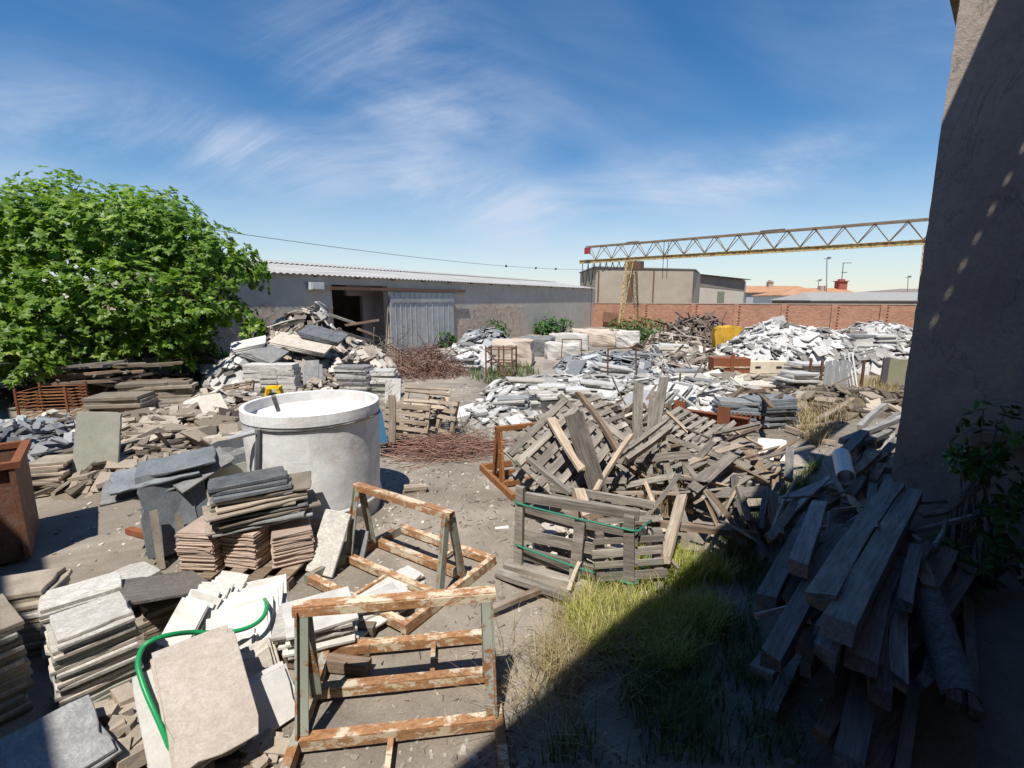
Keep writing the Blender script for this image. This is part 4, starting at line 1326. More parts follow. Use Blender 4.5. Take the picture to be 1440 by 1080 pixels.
# bottom left corner loose slab
place('cut_stone', slab_mesh(.62, .5, .025, .005, 33), 'grey_stone', TRS((-2.72, 2.42, .28), R(-38), R(3), R(2)), 'plain grey slab in the bottom left corner of the yard', 'stone')
place('cut_stone', slab_mesh(.62, .5, .025, .005, 34), 'grey_stone', TRS((-2.70, 2.40, .25), R(-33), R(3), R(2)), 'second grey slab just under the plain corner slab', 'stone')
stack((-2.72, 2.40, 0), R(-35), 6, .55, .45, .04, 'dull_slab', 'hidden dull slab', 'under the bottom left corner slabs', seed=28)
# rubble of wooden blocks and offcuts between the stacks
r = random.Random(44)
for i in range(22):
    c = G(r.uniform(130, 235), r.uniform(975, 1070), r.uniform(.03, .2))
    m = MB(500 + i)
    m.box(MX.Identity(4), r.uniform(.1, .26), r.uniform(.07, .12), r.uniform(.05, .1), None, .008)
    o = m.build('stone_offcut', 'beige_stone' if i % 3 else 'dull_slab')
    o.matrix_world = TRS(tuple(c), r.uniform(0, 3), R(r.uniform(-15, 15)), R(r.uniform(-15, 15)))
    tag(o, 'tan stone offcut lying between the bottom left stack and the green hose', 'offcut', 'tan offcuts by the hose')
# beige slabs leaning, with the hose
bp = V((-1.72, 2.44, 0.24))
lean_row((bp.x, bp.y, bp.z), (-.019, .021, -.009), 10, R(42), R(56), .45, .70, .022, 'pale_beige', 'mottled beige slab', 'leaning in the row behind the front beige slab', seed=51, rough=.005, jit=.006, jl=.012,
         first='big mottled beige slab leaning at the front beside the green hose', vary=.03)
place('cut_stone', slab_mesh(.5, .72, .03, .006, 52), 'white_marble', MX.Translation((-1.90, 2.52, .04)) @ MX.Rotation(R(44), 4, 'Z') @ MX.Rotation(R(36), 4, 'X') @ MX.Translation((0, .36, 0)), 'white slab edge showing left of the beige slabs under the hose', 'stone')
m = MB(88)
hp = [(252, 1090, .06), (240, 1055, .17), (225, 1018, .30), (208, 980, .42), (198, 952, .50), (194, 932, .55), (200, 912, .58), (215, 900, .60), (238, 893, .58), (270, 889, .5), (310, 890, .42), (338, 886, .38), (358, 878, .37), (371, 866, .38), (375, 852, .40), (372, 843, .36)]
ctl = [G(*p) for p in hp]
def spline(c, k=6):
    out = []
    for i in range(len(c) - 1):
        p0, p1, p2, p3 = c[max(i - 1, 0)], c[i], c[i + 1], c[min(i + 2, len(c) - 1)]
        for j in range(k):
            u = j / k
            out.append(.5 * ((2 * p1) + (p2 - p0) * u + (2 * p0 - 5 * p1 + 4 * p2 - p3) * u * u + (3 * p1 - p0 - 3 * p2 + p3) * u ** 3))
    out.append(c[-1]); return out
m.tube(spline(ctl), .0165, 10)
tag(m.build('garden_hose', 'hose_green', smooth=True), 'thick green hose looped over the leaning beige and white tiles', 'hose')
# white tiles on edge, two fans
stack((-2.42, 3.62, 0), R(20), 5, .95, .5, .035, 'dull_slab', 'low dull slab', 'carrying the fans of white tiles', seed=29)
lean_row((-2.70, 3.40, .18), (.014, .034, .002), 12, R(-16), R(44), .33, .36, .014, 'white_marble', 'white marble tile', 'in the left fan of leaning tiles', name='marble_tile', cat='tile', seed=53, rough=.003, jit=.008, jl=.05, first='frontmost tile of the left fan of white tiles')
lean_row((-2.14, 3.38, .16), (-.004, .03, .004), 13, R(24), R(52), .46, .34, .014, 'white_marble', 'white marble tile', 'in the right fan of leaning tiles inside the hose loop', name='marble_tile', cat='tile', seed=54, rough=.003, jit=.008, jl=.05, first='frontmost tile of the right fan of white tiles')
for k, (px, py, z, s, yw, ln_) in enumerate([(318, 962, .02, .34, 12, 38), (356, 985, .02, .36, 40, 42), (384, 1030, .01, .36, 48, 40)]):
    p = G(px, py, z)
    lean_row((p.x, p.y, z), (-.006, .03, 0), 4, R(yw), R(ln_), s, s * .95, .018, 'white_marble' if k != 1 else 'cream_marble', ('small white tile', 'grey veined square tile', 'bright white veined tile')[k], ('behind the beige slabs', 'leaning between the white fan and the rack', 'leaning beside the nearest rack leg')[k],
             name='marble_tile', cat='tile', seed=60 + k, rough=.006, first=('front small white tile right of the beige slabs', 'front grey veined square tile left of the nearest rack', 'front bright white tile at the foot of the nearest rack')[k])
r = random.Random(46)
for i in range(16):
    c = G(r.uniform(280, 400), r.uniform(1035, 1078), r.uniform(0, .05))
    m = MB(540 + i); m.piece(MX.Identity(4), r.uniform(.08, .2), r.uniform(.05, .12), r.uniform(.02, .05))
    o = m.build('stone_chip', 'beige_stone'); o.matrix_world = TRS(tuple(c), r.uniform(0, 3), R(r.uniform(-20, 20)), R(r.uniform(-20, 20)))
    tag(o, 'broken stone chip on the dirt at the foot of the leaning beige slab', 'chip', 'stone chips by the beige slab')
# white marble stack behind the nearest rack
p = G(447, 888, .12)
for i in range(4):
    m = MB(560 + i); m.box(MX.Identity(4), .95, .09, .1, None, .006)
    o = m.build('timber_bearer', 'brown_wood'); o.matrix_world = TRS((p.x + .05 - .04 * i, p.y - .25 + i * .19, .05), R(-8 + 3 * i))
    tag(o, 'dark timber bearer under the white marble stack behind the nearest rack', 'bearer', 'bearers under the white marble stack')
stack((p.x, p.y, .1), R(25), 7, .62, .5, .032, 'white_marble', 'white marble slab', 'of the low stack behind the nearest rack', seed=61, jit=.03, jyaw=.12, mats=['white_marble', 'veined_stone', 'white_marble'], top='corner cut white slab topping the low stack behind the nearest rack', vary=.1)
q = G(505, 868, .06)
stack((q.x, q.y, 0.05), R(38), 5, .72, .26, .028, 'white_marble', 'long narrow white slab', 'lying under the middle rack', seed=62, jit=.07, jyaw=.2)
q = G(545, 835, .0)
stack((q.x, q.y, 0.0), R(42), 3, .62, .3, .026, 'white_marble', 'loose white slab', 'on the ground inside the middle rack', seed=63, jit=.09, jyaw=.25)

# pallet stack: pink tiles below, fanned slabs, dark granite on top
P0 = V((-2.82, 4.92, 0))
pal = thing('wooden_pallet', 'low wooden pallet under the pink tile piles in front of the tank', 'pallet', tuple(P0), R(-6))
for i in range(3):
    m = MB(570 + i); m.abox(-.62, .62, -.42 + i * .36, -.32 + i * .36, 0, .09); m.build('bearer', 'brown_wood', pal)
m = MB(574)
for i in range(5): m.abox(-.6 + i * .26, -.44 + i * .26, -.46, .46, .092, .115)
m.build('deck', 'brown_wood', pal)
for k, (dx, dy, yw, n) in enumerate([(-.42, -.12, -4, 26), (.0, -.06, -8, 24), (.42, -.02, 28, 22)]):
    stack((P0.x + dx, P0.y + dy, .118), R(yw), n, .4, .42, .0158, 'pink_tile', 'thin pink tile', ('of the left pile under the dark granite', 'of the middle pile under the dark granite', 'of the twisted right pile beside the white leaning slab')[k], name='stone_tile', cat='tile', seed=70 + k, jit=.008, jyaw=(.02, .02, .05)[k], rough=.004, vary=.02,
          top=('topmost tile of the left pink pile', 'topmost tile of the middle pink pile', 'topmost tile of the twisted right pink pile')[k])
z0 = .118 + 26 * .0162
r = random.Random(73)
zt = z0
for i in range(13):
    mt = r.choice(['blue_slate', 'dull_slab', 'grey_stone', 'beige_stone', 'dull_slab'])
    yw = R(22 + r.gauss(0, 7) + (i % 3) * 5)
    place('cut_stone', slab_mesh(.98 - .05 * (i % 4), .52 - .04 * (i % 3), .024, .014, 74 + i % 4), mt, TRS((P0.x + .06 + r.gauss(0, .06), P0.y + .02 + r.gauss(0, .04), zt), yw, R(r.uniform(-2.5, 2.5)), R(-2)),
          'rough grey or buff slab fanned out on the pink tile piles', 'stone', 'fanned slabs on the pink tile piles')
    zt += .026
for i, (dx, dy, yw, mt) in enumerate([(.05, .0, 28, 'blue_slate'), (.0, .03, 24, 'dark_granite'), (-.03, .04, 30, 'dark_granite')]):
    place('cut_stone', slab_mesh(.74, .40, .042, .008, 85 + i), mt, TRS((P0.x + dx, P0.y + dy, zt), R(yw), R(-2), R(-2)), ('lowest of the three dark granite slabs on the pallet pile', 'middle of the three dark granite slabs on the pallet pile', 'topmost dark granite slab on the pallet pile in front of the tank')[i], 'stone')
    zt += .045
place('cut_stone', slab_mesh(.36, .66, .032, .006, 90), 'veined_stone', MX.Translation(G(450, 808, .01)) @ MX.Rotation(R(-22), 4, 'Z') @ MX.Rotation(R(58), 4, 'X') @ MX.Translation((0, .33, 0)), 'pale veined slab leaning on the right end of the pallet pile', 'stone')
place('cut_stone', slab_mesh(.36, .64, .02, .006, 91), 'white_marble', MX.Translation(G(446, 804, .01)) @ MX.Rotation(R(-24), 4, 'Z') @ MX.Rotation(R(58), 4, 'X') @ MX.Translation((0, .33, -.03)), 'thin white slab just behind the pale veined leaning slab', 'stone')
place('cut_stone', slab_mesh(.26, .3, .03, .006, 92), 'grey_stone', MX.Translation(G(500, 782, .01)) @ MX.Rotation(R(-20), 4, 'Z') @ MX.Rotation(R(66), 4, 'X') @ MX.Translation((0, .15, 0)), 'shaded grey slab leaning against the foot of the tank', 'stone')

# dark slate slabs leaning in the rack with rusty posts
rk = thing('iron_stand', 'rusty orange iron stand holding the leaning slate slabs', 'stand', (-3.95, 5.75, 0), R(-20))
for (x, y, hh, ti) in ((-.62, .42, .62, -8), (.62, .5, .72, 12), (.70, .25, .6, 16), (-.66, -.2, .5, -6)):
    m = MB(int(x * 50 + y * 9)); m.beam((x, y, 0), (x + sin(R(ti)) * hh, y, hh), .07, .06); m.build('post', 'rust_red', rk)
for y in (-.4, .4):
    m = MB(int(y * 50)); m.abox(-.75, .75, y - .04, y + .04, .02, .09); m.build('base_rail', 'rust_red', rk)
lean_row((-3.74, 5.08, .06), (-.05, .078, 0), 9, R(52), R(17), .66, .95, .028, 'blue_slate', 'blue grey slate slab', 'standing on edge in the rusty iron stand', seed=95, rough=.014, jit=.02, jl=.07, first='frontmost slate slab standing in the rusty iron stand', mats=['blue_slate', 'blue_slate', 'grey_stone', 'dark_granite'], vary=.12)
lean_row((-3.40, 5.72, .06), (-.045, .085, 0), 7, R(57), R(15), .62, .98, .028, 'greenish_slab', 'greenish grey slab', 'standing right of the slate slabs', seed=96, rough=.014, jit=.02, jl=.06, mats=['greenish_slab', 'blue_slate', 'grey_stone'], vary=.1)
for i, (px, py, z, L, W, yw, tx, ty, mt) in enumerate([(250, 652, .98, .8, .4, 32, 14, -6, 'blue_slate'), (218, 668, .9, .85, .4, 38, 20, -4, 'blue_slate'), (198, 684, .78, .7, .42, 30, 22, -4, 'grey_stone'), (285, 660, .88, .7, .3, 60, 30, -20, 'grey_stone')]):
    place('cut_stone', slab_mesh(L, W, .03, .018, 100 + i), mt, TRS(tuple(G(px, py, z)), R(yw), R(tx), R(ty)), ('largest slate slab lying across the standing slabs', 'long slate slab lying tilted over the standing slabs', 'small slate slab tipped at the left of the standing slabs', 'grey slab wedged steeply at the right of the standing slabs')[i], 'stone')
m = MB(103); p = G(235, 800)
for i, (x, y) in enumerate([(-.06, 0), (.1, .15), (-.2, .25)]): m.beam(p + V((x, y, 0)), p + V((x - .1, y + .12, .62 - .1 * i)), .07, .05)
tag(m.build('broken_post', 'dull_slab'), 'broken stone posts propped at the front of the slate slabs', 'posts')

# greenish slab standing alone and the rust bin
p = G(133, 690)
place('cut_stone', slab_mesh(.64, 1.22, .04, .012, 104), 'greenish_slab', MX.Translation((p.x, p.y, .0)) @ MX.Rotation(R(8), 4, 'Z') @ MX.Rotation(R(76), 4, 'X') @ MX.Rotation(R(-3), 4, 'Z') @ MX.Translation((0, .6, 0)), 'tall greenish grey slab standing alone beside the rust bin', 'stone')
bn = thing('scrap_bin', 'open topped rusty steel bin cut by the left edge', 'bin', (-6.46, 4.76, 0), R(40))
m = MB(105)
X, Y, Z = .98, .5, 1.1
for (a, b, c, d) in ((-X, X, -Y, -Y + .02), (-X, X, Y - .02, Y), (-X, -X + .02, -Y + .0201, Y - .0201), (X - .02, X, -Y + .0201, Y - .0201)): m.abox(a, b, c, d, .05, Z)
m.abox(-X + .0201, X - .0201, -Y + .0201, Y - .0201, .05, .07)
m.build('body', 'bin_rust', bn)
m = MB(106)
for (a, b, c, d) in ((-X - .05, X + .05, -Y - .05, -Y + .03), (-X - .05, X + .05, Y - .03, Y + .05), (-X - .05, -X + .03, -Y + .0301, Y - .0301), (X - .03, X + .05, -Y + .0301, Y - .0301)): m.abox(a, b, c, d, Z + .001, Z + .07)
m.build('rim', 'rust_red', bn)
for x in (-.5, .4, .93):
    m = MB(107); m.abox(x, x + .05, -Y - .04, -Y - .001, .05, Z)
    m.build('rib', 'bin_rust', bn)
# ================================================================ broken pallets and boards in the middle
def board(name, a, b, w, h, mat, label, cat, group=None, roll=0.0, seed=0, rag=True):
    """one weathered board or beam as its own object: local x along its length, slightly bent and with broken ends"""
    a = V(a); b = V(b); L = (b - a).length
    r = random.Random(seed)
    n = 7
    vs = []; fs = []
    bw_, bh_ = r.uniform(-.02, .02) * L, r.uniform(-.02, .02) * L
    e0 = [r.uniform(-.5, .5) * w * (.8 if rag else .1) for _ in range(4)]; e1 = [r.uniform(-.5, .5) * w * (.8 if rag else .1) for _ in range(4)]
    for k in range(n):
        u = k / (n - 1); x = (u - .5) * L
        oy = bw_ * (1 - (2 * u - 1) ** 2) + r.uniform(-.02, .02) * w; oz = bh_ * (1 - (2 * u - 1) ** 2)
        ww = w * r.uniform(.93, 1.04); hh = h * r.uniform(.92, 1.05)
        for j, (sy, sz) in enumerate(((-1, -1), (1, -1), (1, 1), (-1, 1))):
            ex = e0[j] if k == 0 else (e1[j] if k == n - 1 else 0)
            vs.append((x + ex, oy + sy * ww / 2, oz + sz * hh / 2))
    for k in range(n - 1):
        for j in range(4):
            fs.append((k * 4 + j, k * 4 + (j + 1) % 4, k * 4 + 4 + (j + 1) % 4, k * 4 + 4 + j))
    fs.append((3, 2, 1, 0)); q = (n - 1) * 4; fs.append((q, q + 1, q + 2, q + 3))
    me = bpy.data.meshes.new(name); me.from_pydata(vs, [], [f[::-1] for f in fs]); me.materials.append(M[mat]); me.update()
    o = bpy.data.objects.new(name, me); COL.objects.link(o)
    o.matrix_world = beam_mx(a, b, roll)
    return tag(o, label, cat, group)
def pallet(mx, L, W, nslat, label, seed, mat='grey_wood', missing=0, name='wooden_pallet', cat='pallet', group=None, cross=0):
    """a lattice of slats nailed on stringers"""
    th = bpy.data.objects.new(name, None); COL.objects.link(th); th.matrix_world = mx
    tag(th, label, cat, group)
    r = random.Random(seed)
    for i in range(nslat):
        if r.random() < missing: continue
        y = -W / 2 + W * (i + .5) / nslat
        m = MB(seed * 20 + i); m.box(TRS((r.uniform(-.04, .04), y, .035), r.gauss(0, .02)), L * r.uniform(.92, 1.02), W / nslat * r.uniform(.5, .66), .022, None, .006)
        m.build('slat', mat, th)
    nc = cross or 3
    for i in range(nc):
        x = -L / 2 + .06 + (L - .12) * i / (nc - 1)
        m = MB(seed * 31 + i); m.box(TRS((x, 0, .0 if cross else -.02), r.gauss(0, .02)), .085, W * 1.02, .035 if cross else .07, None, .004)
        m.build('stringer', mat, th)
    return th
def face_mx(c, yaw, pitch, roll=0):
    """plane at c, standing up by pitch from flat, facing the camera when yaw=0"""
    return MX.Translation(V(c)) @ MX.Rotation(R(yaw), 4, 'Z') @ MX.Rotation(R(pitch), 4, 'X') @ MX.Rotation(R(roll), 4, 'Z')
# the crate with the green straps
A = G(728, 797); B = G(882, 838)
ux = (B - A).normalized(); Lc = (B - A).length + .06
cr = thing('slab_crate', 'grey wooden crate held by two green straps and filled with offcuts', 'crate', tuple(A), atan2(ux.y, ux.x))
for i, (x, hh, mid) in enumerate(((.03, .95, 0), (Lc * .55, .72, 1), (Lc - .05, .86, 0))):
    m = MB(600 + i); m.box(TRS((x, -.03 - .02 * mid, hh / 2), 0, 0, R((1.5, 4, -2)[i])), .105, .05, hh, None, .008); m.build('post', 'grey_wood', cr)
    m = MB(603 + i); m.box(TRS((x, 1.0, hh / 2 * .68), 0, 0, R((-2, 2, 3)[i])), .105, .05, hh * .68, None, .008); m.build('post', 'grey_wood', cr)
for i, z in enumerate((.18, .42, .66, .86)):
    m = MB(606 + i); m.box(TRS((Lc / 2, .022, z - .02), R(.6 * (i % 2)), R(0), R(1.2 * (-1) ** i)), Lc * 1.02, .04, (.13, .115, .13, .1)[i], None, .01); m.build('rail', 'grey_wood', cr)
    m = MB(611 + i); m.box(TRS((Lc / 2, .95, z * .68)), Lc, .04, .09, None, .01); m.build('rail', 'grey_wood', cr)
for i, (z, dz) in enumerate(((.78, -.05), (.30, -.12))):
    m = MB(616 + i)
    m.tube([(-.03, -.03, z), (.03, -.066, z - .01), (Lc * .5, -.085, z + dz * .6), (Lc - .02, -.066, z + dz), (Lc + .03, -.03, z + dz), (Lc + .02, .9, z * .6)], .011, 5); m.build('strap', 'strap_green', cr)
m = MB(620); m.abox(-.12, Lc * .8, -.12, .02, .0, .06); m.build('sill_beam', 'grey_wood', cr)
r = random.Random(47)
for i in range(46):
    m = MB(630 + i); s = r.uniform(.08, .2); m.piece(MX.Identity(4), s * 1.4, s, s * .5)
    o = m.build('marble_offcut', 'cream_marble')
    o.matrix_world = MX.Translation(A) @ MX.Rotation(atan2(ux.y, ux.x), 4, 'Z') @ TRS((r.uniform(.1, Lc - .1), r.uniform(.12, .85), r.uniform(.04, .34)), r.uniform(0, 3), R(r.uniform(-30, 30)), R(r.uniform(-30, 30)))
    tag(o, 'cream marble offcut lying inside the crate with green straps', 'offcut', 'offcuts in the strapped crate')
# lattice pallets tipped on the heap behind the crate
pallet(face_mx(G(792, 650, .95) + V((.05, .55, 0)), 16, 52, 38), 1.25, 1.05, 6, 'lattice pallet tipped up diagonally behind the crate with green straps', 701, cross=6)
pallet(face_mx(D(768, 650, 6.3), -8, 62, 26), .9, .8, 5, 'smaller lattice pallet leaning at the left end of the board heap', 702, cross=5)
pallet(face_mx(D(822, 600, 7.6), 5, 30, 24), 1.3, 1.1, 6, 'greyish pallet lying tilted on top of the board heap', 703, cross=6)
pallet(face_mx(D(915, 680, 6.4), -10, 78, 8), 1.1, .9, 5, 'upright broken pallet in the middle of the board heap', 704, missing=.2, cross=5)
pallet(face_mx(D(985, 665, 6.9), -28, 72, -12), 1.2, .8, 6, 'upright pallet at the right of the board heap behind the straw', 705, missing=.15)
pallet(face_mx(G(1010, 655, .45), 30, 14, 10), 1.7, 1.0, 7, 'pallet lying nearly flat at the right end of the board heap', 706)
pallet(face_mx(D(835, 705, 6.0), 12, 80, -4), .9, .7, 5, 'pallet standing upright hidden behind the wide board', 707)
pallet(face_mx(G(885, 790, .35), 4, 85, 2), .7, .6, 5, 'small broken pallet standing beside the strapped crate in the grass', 708, missing=.2)
pallet(face_mx(G(960, 610, .5), 12, 20, 30), 1.6, 1.1, 7, 'pallet lying low behind the upright posts', 709)
pallet(face_mx(D(865, 650, 6.8), 20, 60, -40), 1.2, 1.0, 5, 'pallet jammed slantwise in the centre of the board heap', 710, cross=5)
def bseg(a, b, w, h, label, seed, mat='grey_wood', roll=0, group=None, name='weathered_board'):
    return board(name, D(*a), D(*b), w, h, mat, label, 'board', group, roll, seed)
bseg((806, 582, 5.9), (846, 705, 5.6), .03, .27, 'wide dark grey board standing upright over the strapped crate', 1)
bseg((812, 552, 7.0), (872, 640, 6.0), .075, .065, 'long square timber sloping down from the top of the board heap', 2, 'brown_wood')
bseg((898, 540, 7.6), (897, 650, 7.1), .155, .03, 'grey upright post, left one of the pair behind the board heap', 3)
bseg((934, 533, 7.8), (916, 640, 7.2), .15, .03, 'grey upright post leaning left, right one of the pair behind the board heap', 4)
bseg((919, 548, 8.1), (912, 640, 7.6), .13, .03, 'shorter grey upright post between the pair of posts', 5)
bseg((838, 690, 5.5), (888, 612, 6.1), .06, .05, 'thin pale stick propped diagonally in the board heap', 6, 'pale_wood')
bseg((880, 648, 6.0), (945, 600, 6.6), .06, .13, 'curved grey board lying across the middle of the heap', 7, roll=.5)
bseg((872, 640, 6.2), (938, 590, 6.9), .05, .12, 'grey board lying just behind the curved board', 8, roll=.6)
bseg((875, 729, 5.1), (1062, 752, 4.9), .07, .07, 'long brown pole lying across the front of the heap into the shade', 9, 'brown_wood')
bseg((900, 742, 4.9), (950, 805, 4.55), .03, .2, 'wide grey board sloping down into the green grass', 10, roll=.3)
bseg((972, 690, 5.7), (1030, 640, 6.6), .15, .04, 'broad plank with nails at the right of the heap', 11, roll=.4)
bseg((940, 660, 6.2), (962, 735, 5.6), .1, .03, 'narrow upright slat among the straw', 12)
bseg((760, 610, 7.0), (805, 588, 7.4), .1, .03, 'short slat on the top left of the heap', 13)
bseg((775, 590, 6.3), (818, 660, 5.7), .12, .04, 'split board with a pale edge behind the wide dark board', 14, 'pale_wood')
bseg((743, 645, 5.5), (800, 692, 5.15), .07, .05, 'slanting rail above the strapped crate', 15)
bseg((700, 805, 4.7), (800, 838, 4.15), .11, .05, 'grey beam on the ground in front of the strapped crate', 16)
bseg((690, 858, 4.0), (760, 830, 4.3), .06, .05, 'thick broken stick on the dirt below the crate', 17, 'brown_wood')
bseg((664, 748, 5.75), (716, 741, 5.8), .05, .02, 'white strip of stone lying on the dirt left of the crate', 18, 'white_strip', name='stone_strip')
bseg((772, 700, 5.0), (772, 706, 5.0), .05, .02, 'short chip of wood on the crate rail', 19)
bseg((800, 830, 4.35), (815, 790, 4.5), .04, .02, 'small pale splinter board leaning on the crate front', 20, 'pale_wood')
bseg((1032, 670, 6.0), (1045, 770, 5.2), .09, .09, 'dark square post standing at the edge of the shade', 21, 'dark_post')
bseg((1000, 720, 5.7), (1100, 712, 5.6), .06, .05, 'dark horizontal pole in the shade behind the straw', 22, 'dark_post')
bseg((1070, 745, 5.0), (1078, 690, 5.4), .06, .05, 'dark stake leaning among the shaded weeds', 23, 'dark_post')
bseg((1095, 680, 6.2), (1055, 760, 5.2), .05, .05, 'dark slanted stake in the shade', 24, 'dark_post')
r = random.Random(77)
for i in range(58):
    px, py = r.uniform(762, 1065), r.uniform(590, 740)
    y = 4.9 + (740 - py) / 150 * 3.2 + r.uniform(-.2, .3)
    c = D(px, py, y)
    c.z = max(.06, min(c.z, 1.05 - .5 * max(0, (px - 940) / 120)))
    L = r.uniform(.4, 1.2); a = r.uniform(0, pi); e = r.uniform(-.5, .9)
    d = V((cos(a) * cos(e), sin(a) * cos(e), sin(e))) * L / 2
    if c.z - abs(d.z) < 0: c.z = abs(d.z) + .02
    board('weathered_board', c - d, c + d, r.choice((.09, .11, .13, .07)), r.choice((.022, .03, .045)), r.choice(('grey_wood', 'grey_wood', 'grey_wood', 'brown_wood', 'pale_wood')), 'loose weathered board tangled in the heap of broken pallets', 'board', 'loose boards in the pallet heap', r.uniform(-1, 1), 800 + i)
for i in range(26):
    px, py = r.uniform(945, 1100), r.uniform(620, 690)
    c = G(px, py, .1); a = R(r.gauss(35, 14)); L = r.uniform(.7, 1.7)
    d = V((cos(a), sin(a), r.uniform(-.05, .12))) * L / 2
    c.z = .08 + r.random() * .35
    board('thin_batten', c - d, c + d, r.choice((.05, .08, .1)), r.choice((.02, .03)), r.choice(('grey_wood', 'pale_wood', 'brown_wood')), 'thin batten lying in the sheaf right of the pallet heap', 'batten', 'battens right of the pallet heap', r.uniform(-.6, .6), 900 + i)

# ================================================================ beams piled along the wall on the right
bd = V((0.72, 0.69, 0)).normalized(); bq = V((-bd.y, bd.x, 0))
def bm(px0, py0, z0, px1, py1, z1, w, h, label, seed, roll=0.0, mat='old_beam'):
    return board('old_timber', G(px0, py0, z0), G(px1, py1, z1), w, h, mat, label, 'timber', None, roll, seed)
bm(1152, 848, 1.02, 1258, 686, 1.0, .15, .13, 'pale square beam lying highest on the shaded beam pile', 1001)
bm(1178, 884, 1.0, 1284, 694, .96, .16, .12, 'long smooth beam right of the highest beam on the pile', 1002)
bm(1084, 930, .72, 1182, 745, .8, .12, .12, 'rough split beam left of the highest beam on the pile', 1003)
bm(1122, 800, .9, 1152, 712, .9, .13, .13, 'knotted short beam with light bands on the left of the pile', 1004)
bm(1075, 850, .62, 1140, 730, .75, .13, .12, 'dark beam at the left flank of the pile', 1005)
bm(1160, 920, .8, 1215, 790, .85, .13, .12, 'stub beam under the long smooth beam', 1006)
bm(1238, 985, .62, 1236, 830, .7, .11, .11, 'grooved beam end hanging down in the middle of the pile', 1007)
bm(1262, 960, .6, 1262, 790, .75, .1, .1, 'dark thin beam beside the grooved beam end', 1008)
bm(1190, 1085, .3, 1222, 900, .5, .15, .13, 'wide beam reaching the bottom edge in the shade', 1009)
bm(1272, 850, .86, 1290, 770, .86, .09, .07, 'short dark batten at the right of the pile', 1010)
bm(1208, 800, .92, 1270, 690, .9, .1, .08, 'thin beam between the two long beams', 1011)
lg = MB(1012); a = G(1352, 985, .5); b = G(1300, 830, .72)
n = 14; vs = []; fs = []
dd = (b - a).normalized(); e1 = dd.cross(V((0, 0, 1))).normalized(); e2 = e1.cross(dd)
for k, p in enumerate((a, a.lerp(b, .5), b)):
    for rr in (.1, .085):
        for j in range(n + 1):
            an = pi * j / n
            vs.append(p + e1 * cos(an) * rr + e2 * sin(an) * rr)
w_ = 2 * (n + 1)
for k in range(2):
    for j in range(n):
        fs.append((k * w_ + j, k * w_ + j + 1, (k + 1) * w_ + j + 1, (k + 1) * w_ + j))
        fs.append((k * w_ + n + 1 + j + 1, k * w_ + n + 1 + j, (k + 1) * w_ + n + 1 + j, (k + 1) * w_ + n + 1 + j + 1))
for k in (0, 2):
    for j in range(n):
        q = (k * w_ + j, k * w_ + n + 1 + j, k * w_ + n + 2 + j, k * w_ + j + 1)
        fs.append(q if k == 0 else q[::-1])
for k in range(2):
    fs.append((k * w_, (k + 1) * w_, (k + 1) * w_ + n + 1, k * w_ + n + 1)); fs.append((k * w_ + n, k * w_ + 2 * n + 1, (k + 1) * w_ + 2 * n + 1, (k + 1) * w_ + n))
lg.add(vs, fs)
tag(lg.build('half_round_pipe', 'old_beam'), 'half round bluish gutter piece lying on the right of the beam pile', 'gutter')
def pipe(a, b, ro, label, seed, mat='old_beam', name='hollow_pipe'):
    th = bpy.data.objects.new(name, None)
    m = MB(seed); n = 16
    a = V(a); b = V(b); dd = (b - a).normalized(); e1 = dd.cross(V((0, 0, 1))).normalized(); e2 = e1.cross(dd)
    vs = [p + (e1 * cos(2 * pi * j / n) + e2 * sin(2 * pi * j / n)) * rr for p in (a, b) for rr in (ro, ro * .82) for j in range(n)]
    fs = []
    for j in range(n):
        k = (j + 1) % n
        fs += [(j, k, 2 * n + k, 2 * n + j), (n + k, n + j, 3 * n + j, 3 * n + k), (j, n + j, n + k, k), (2 * n + j, 2 * n + k, 3 * n + k, 3 * n + j)]
    m.add(vs, fs)
    return tag(m.build(name, mat, smooth=False), label, 'pipe')
pipe(G(1092, 848, .52), G(1140, 760, .62), .085, 'hollow round pipe at the left front of the beam pile', 1020)
pipe(G(1190, 672, .62), G(1183, 640, .7), .11, 'bluish short pipe at the far end of the beam pile', 1021, 'zinc')
r = random.Random(99)
for i in range(46):
    lev = i % 5
    u = r.uniform(4.0, 5.6); v = r.uniform(-.1 + .1 * lev, 1.3 - .17 * lev)
    z = .07 + lev * .165 + r.uniform(-.03, .03)
    L = r.uniform(1.2, 2.2); a = r.gauss(0, .10)
    d = (bd * cos(a) + bq * sin(a)) * L / 2; d.z = r.uniform(-.06, .06) * L
    c = bd * u + bq * v; c.z = z
    if z - abs(d.z) < .03: d.z = 0
    board('old_timber', c - d, c + d, r.choice((.07, .09, .12, .16)), r.choice((.05, .08, .11)), r.choice(('old_beam', 'old_beam', 'grey_wood', 'brown_wood')), 'old beam in the lower layers of the shaded beam pile', 'timber', 'beams in the lower layers of the pile', r.uniform(-.2, .2), 1100 + i, False)
for i in range(22):
    u = r.uniform(7.0, 12.5); v = r.uniform(1.0, 1.9)
    z = .07 + (i % 4) * .13
    L = r.uniform(1.6, 3.0); a = r.gauss(0, .08)
    d = (bd * cos(a) + bq * sin(a)) * L / 2; d.z = r.uniform(-.03, .05) * L
    c = bd * u + bq * v; c.z = z
    board('old_timber', c - d, c + d, r.choice((.1, .12, .16)), r.choice((.08, .1, .13)), r.choice(('old_beam', 'grey_wood', 'brown_wood')), 'dark beam piled farther back along the projecting wall', 'timber', 'far beams along the projecting wall', r.uniform(-.2, .2), 1200 + i, False)
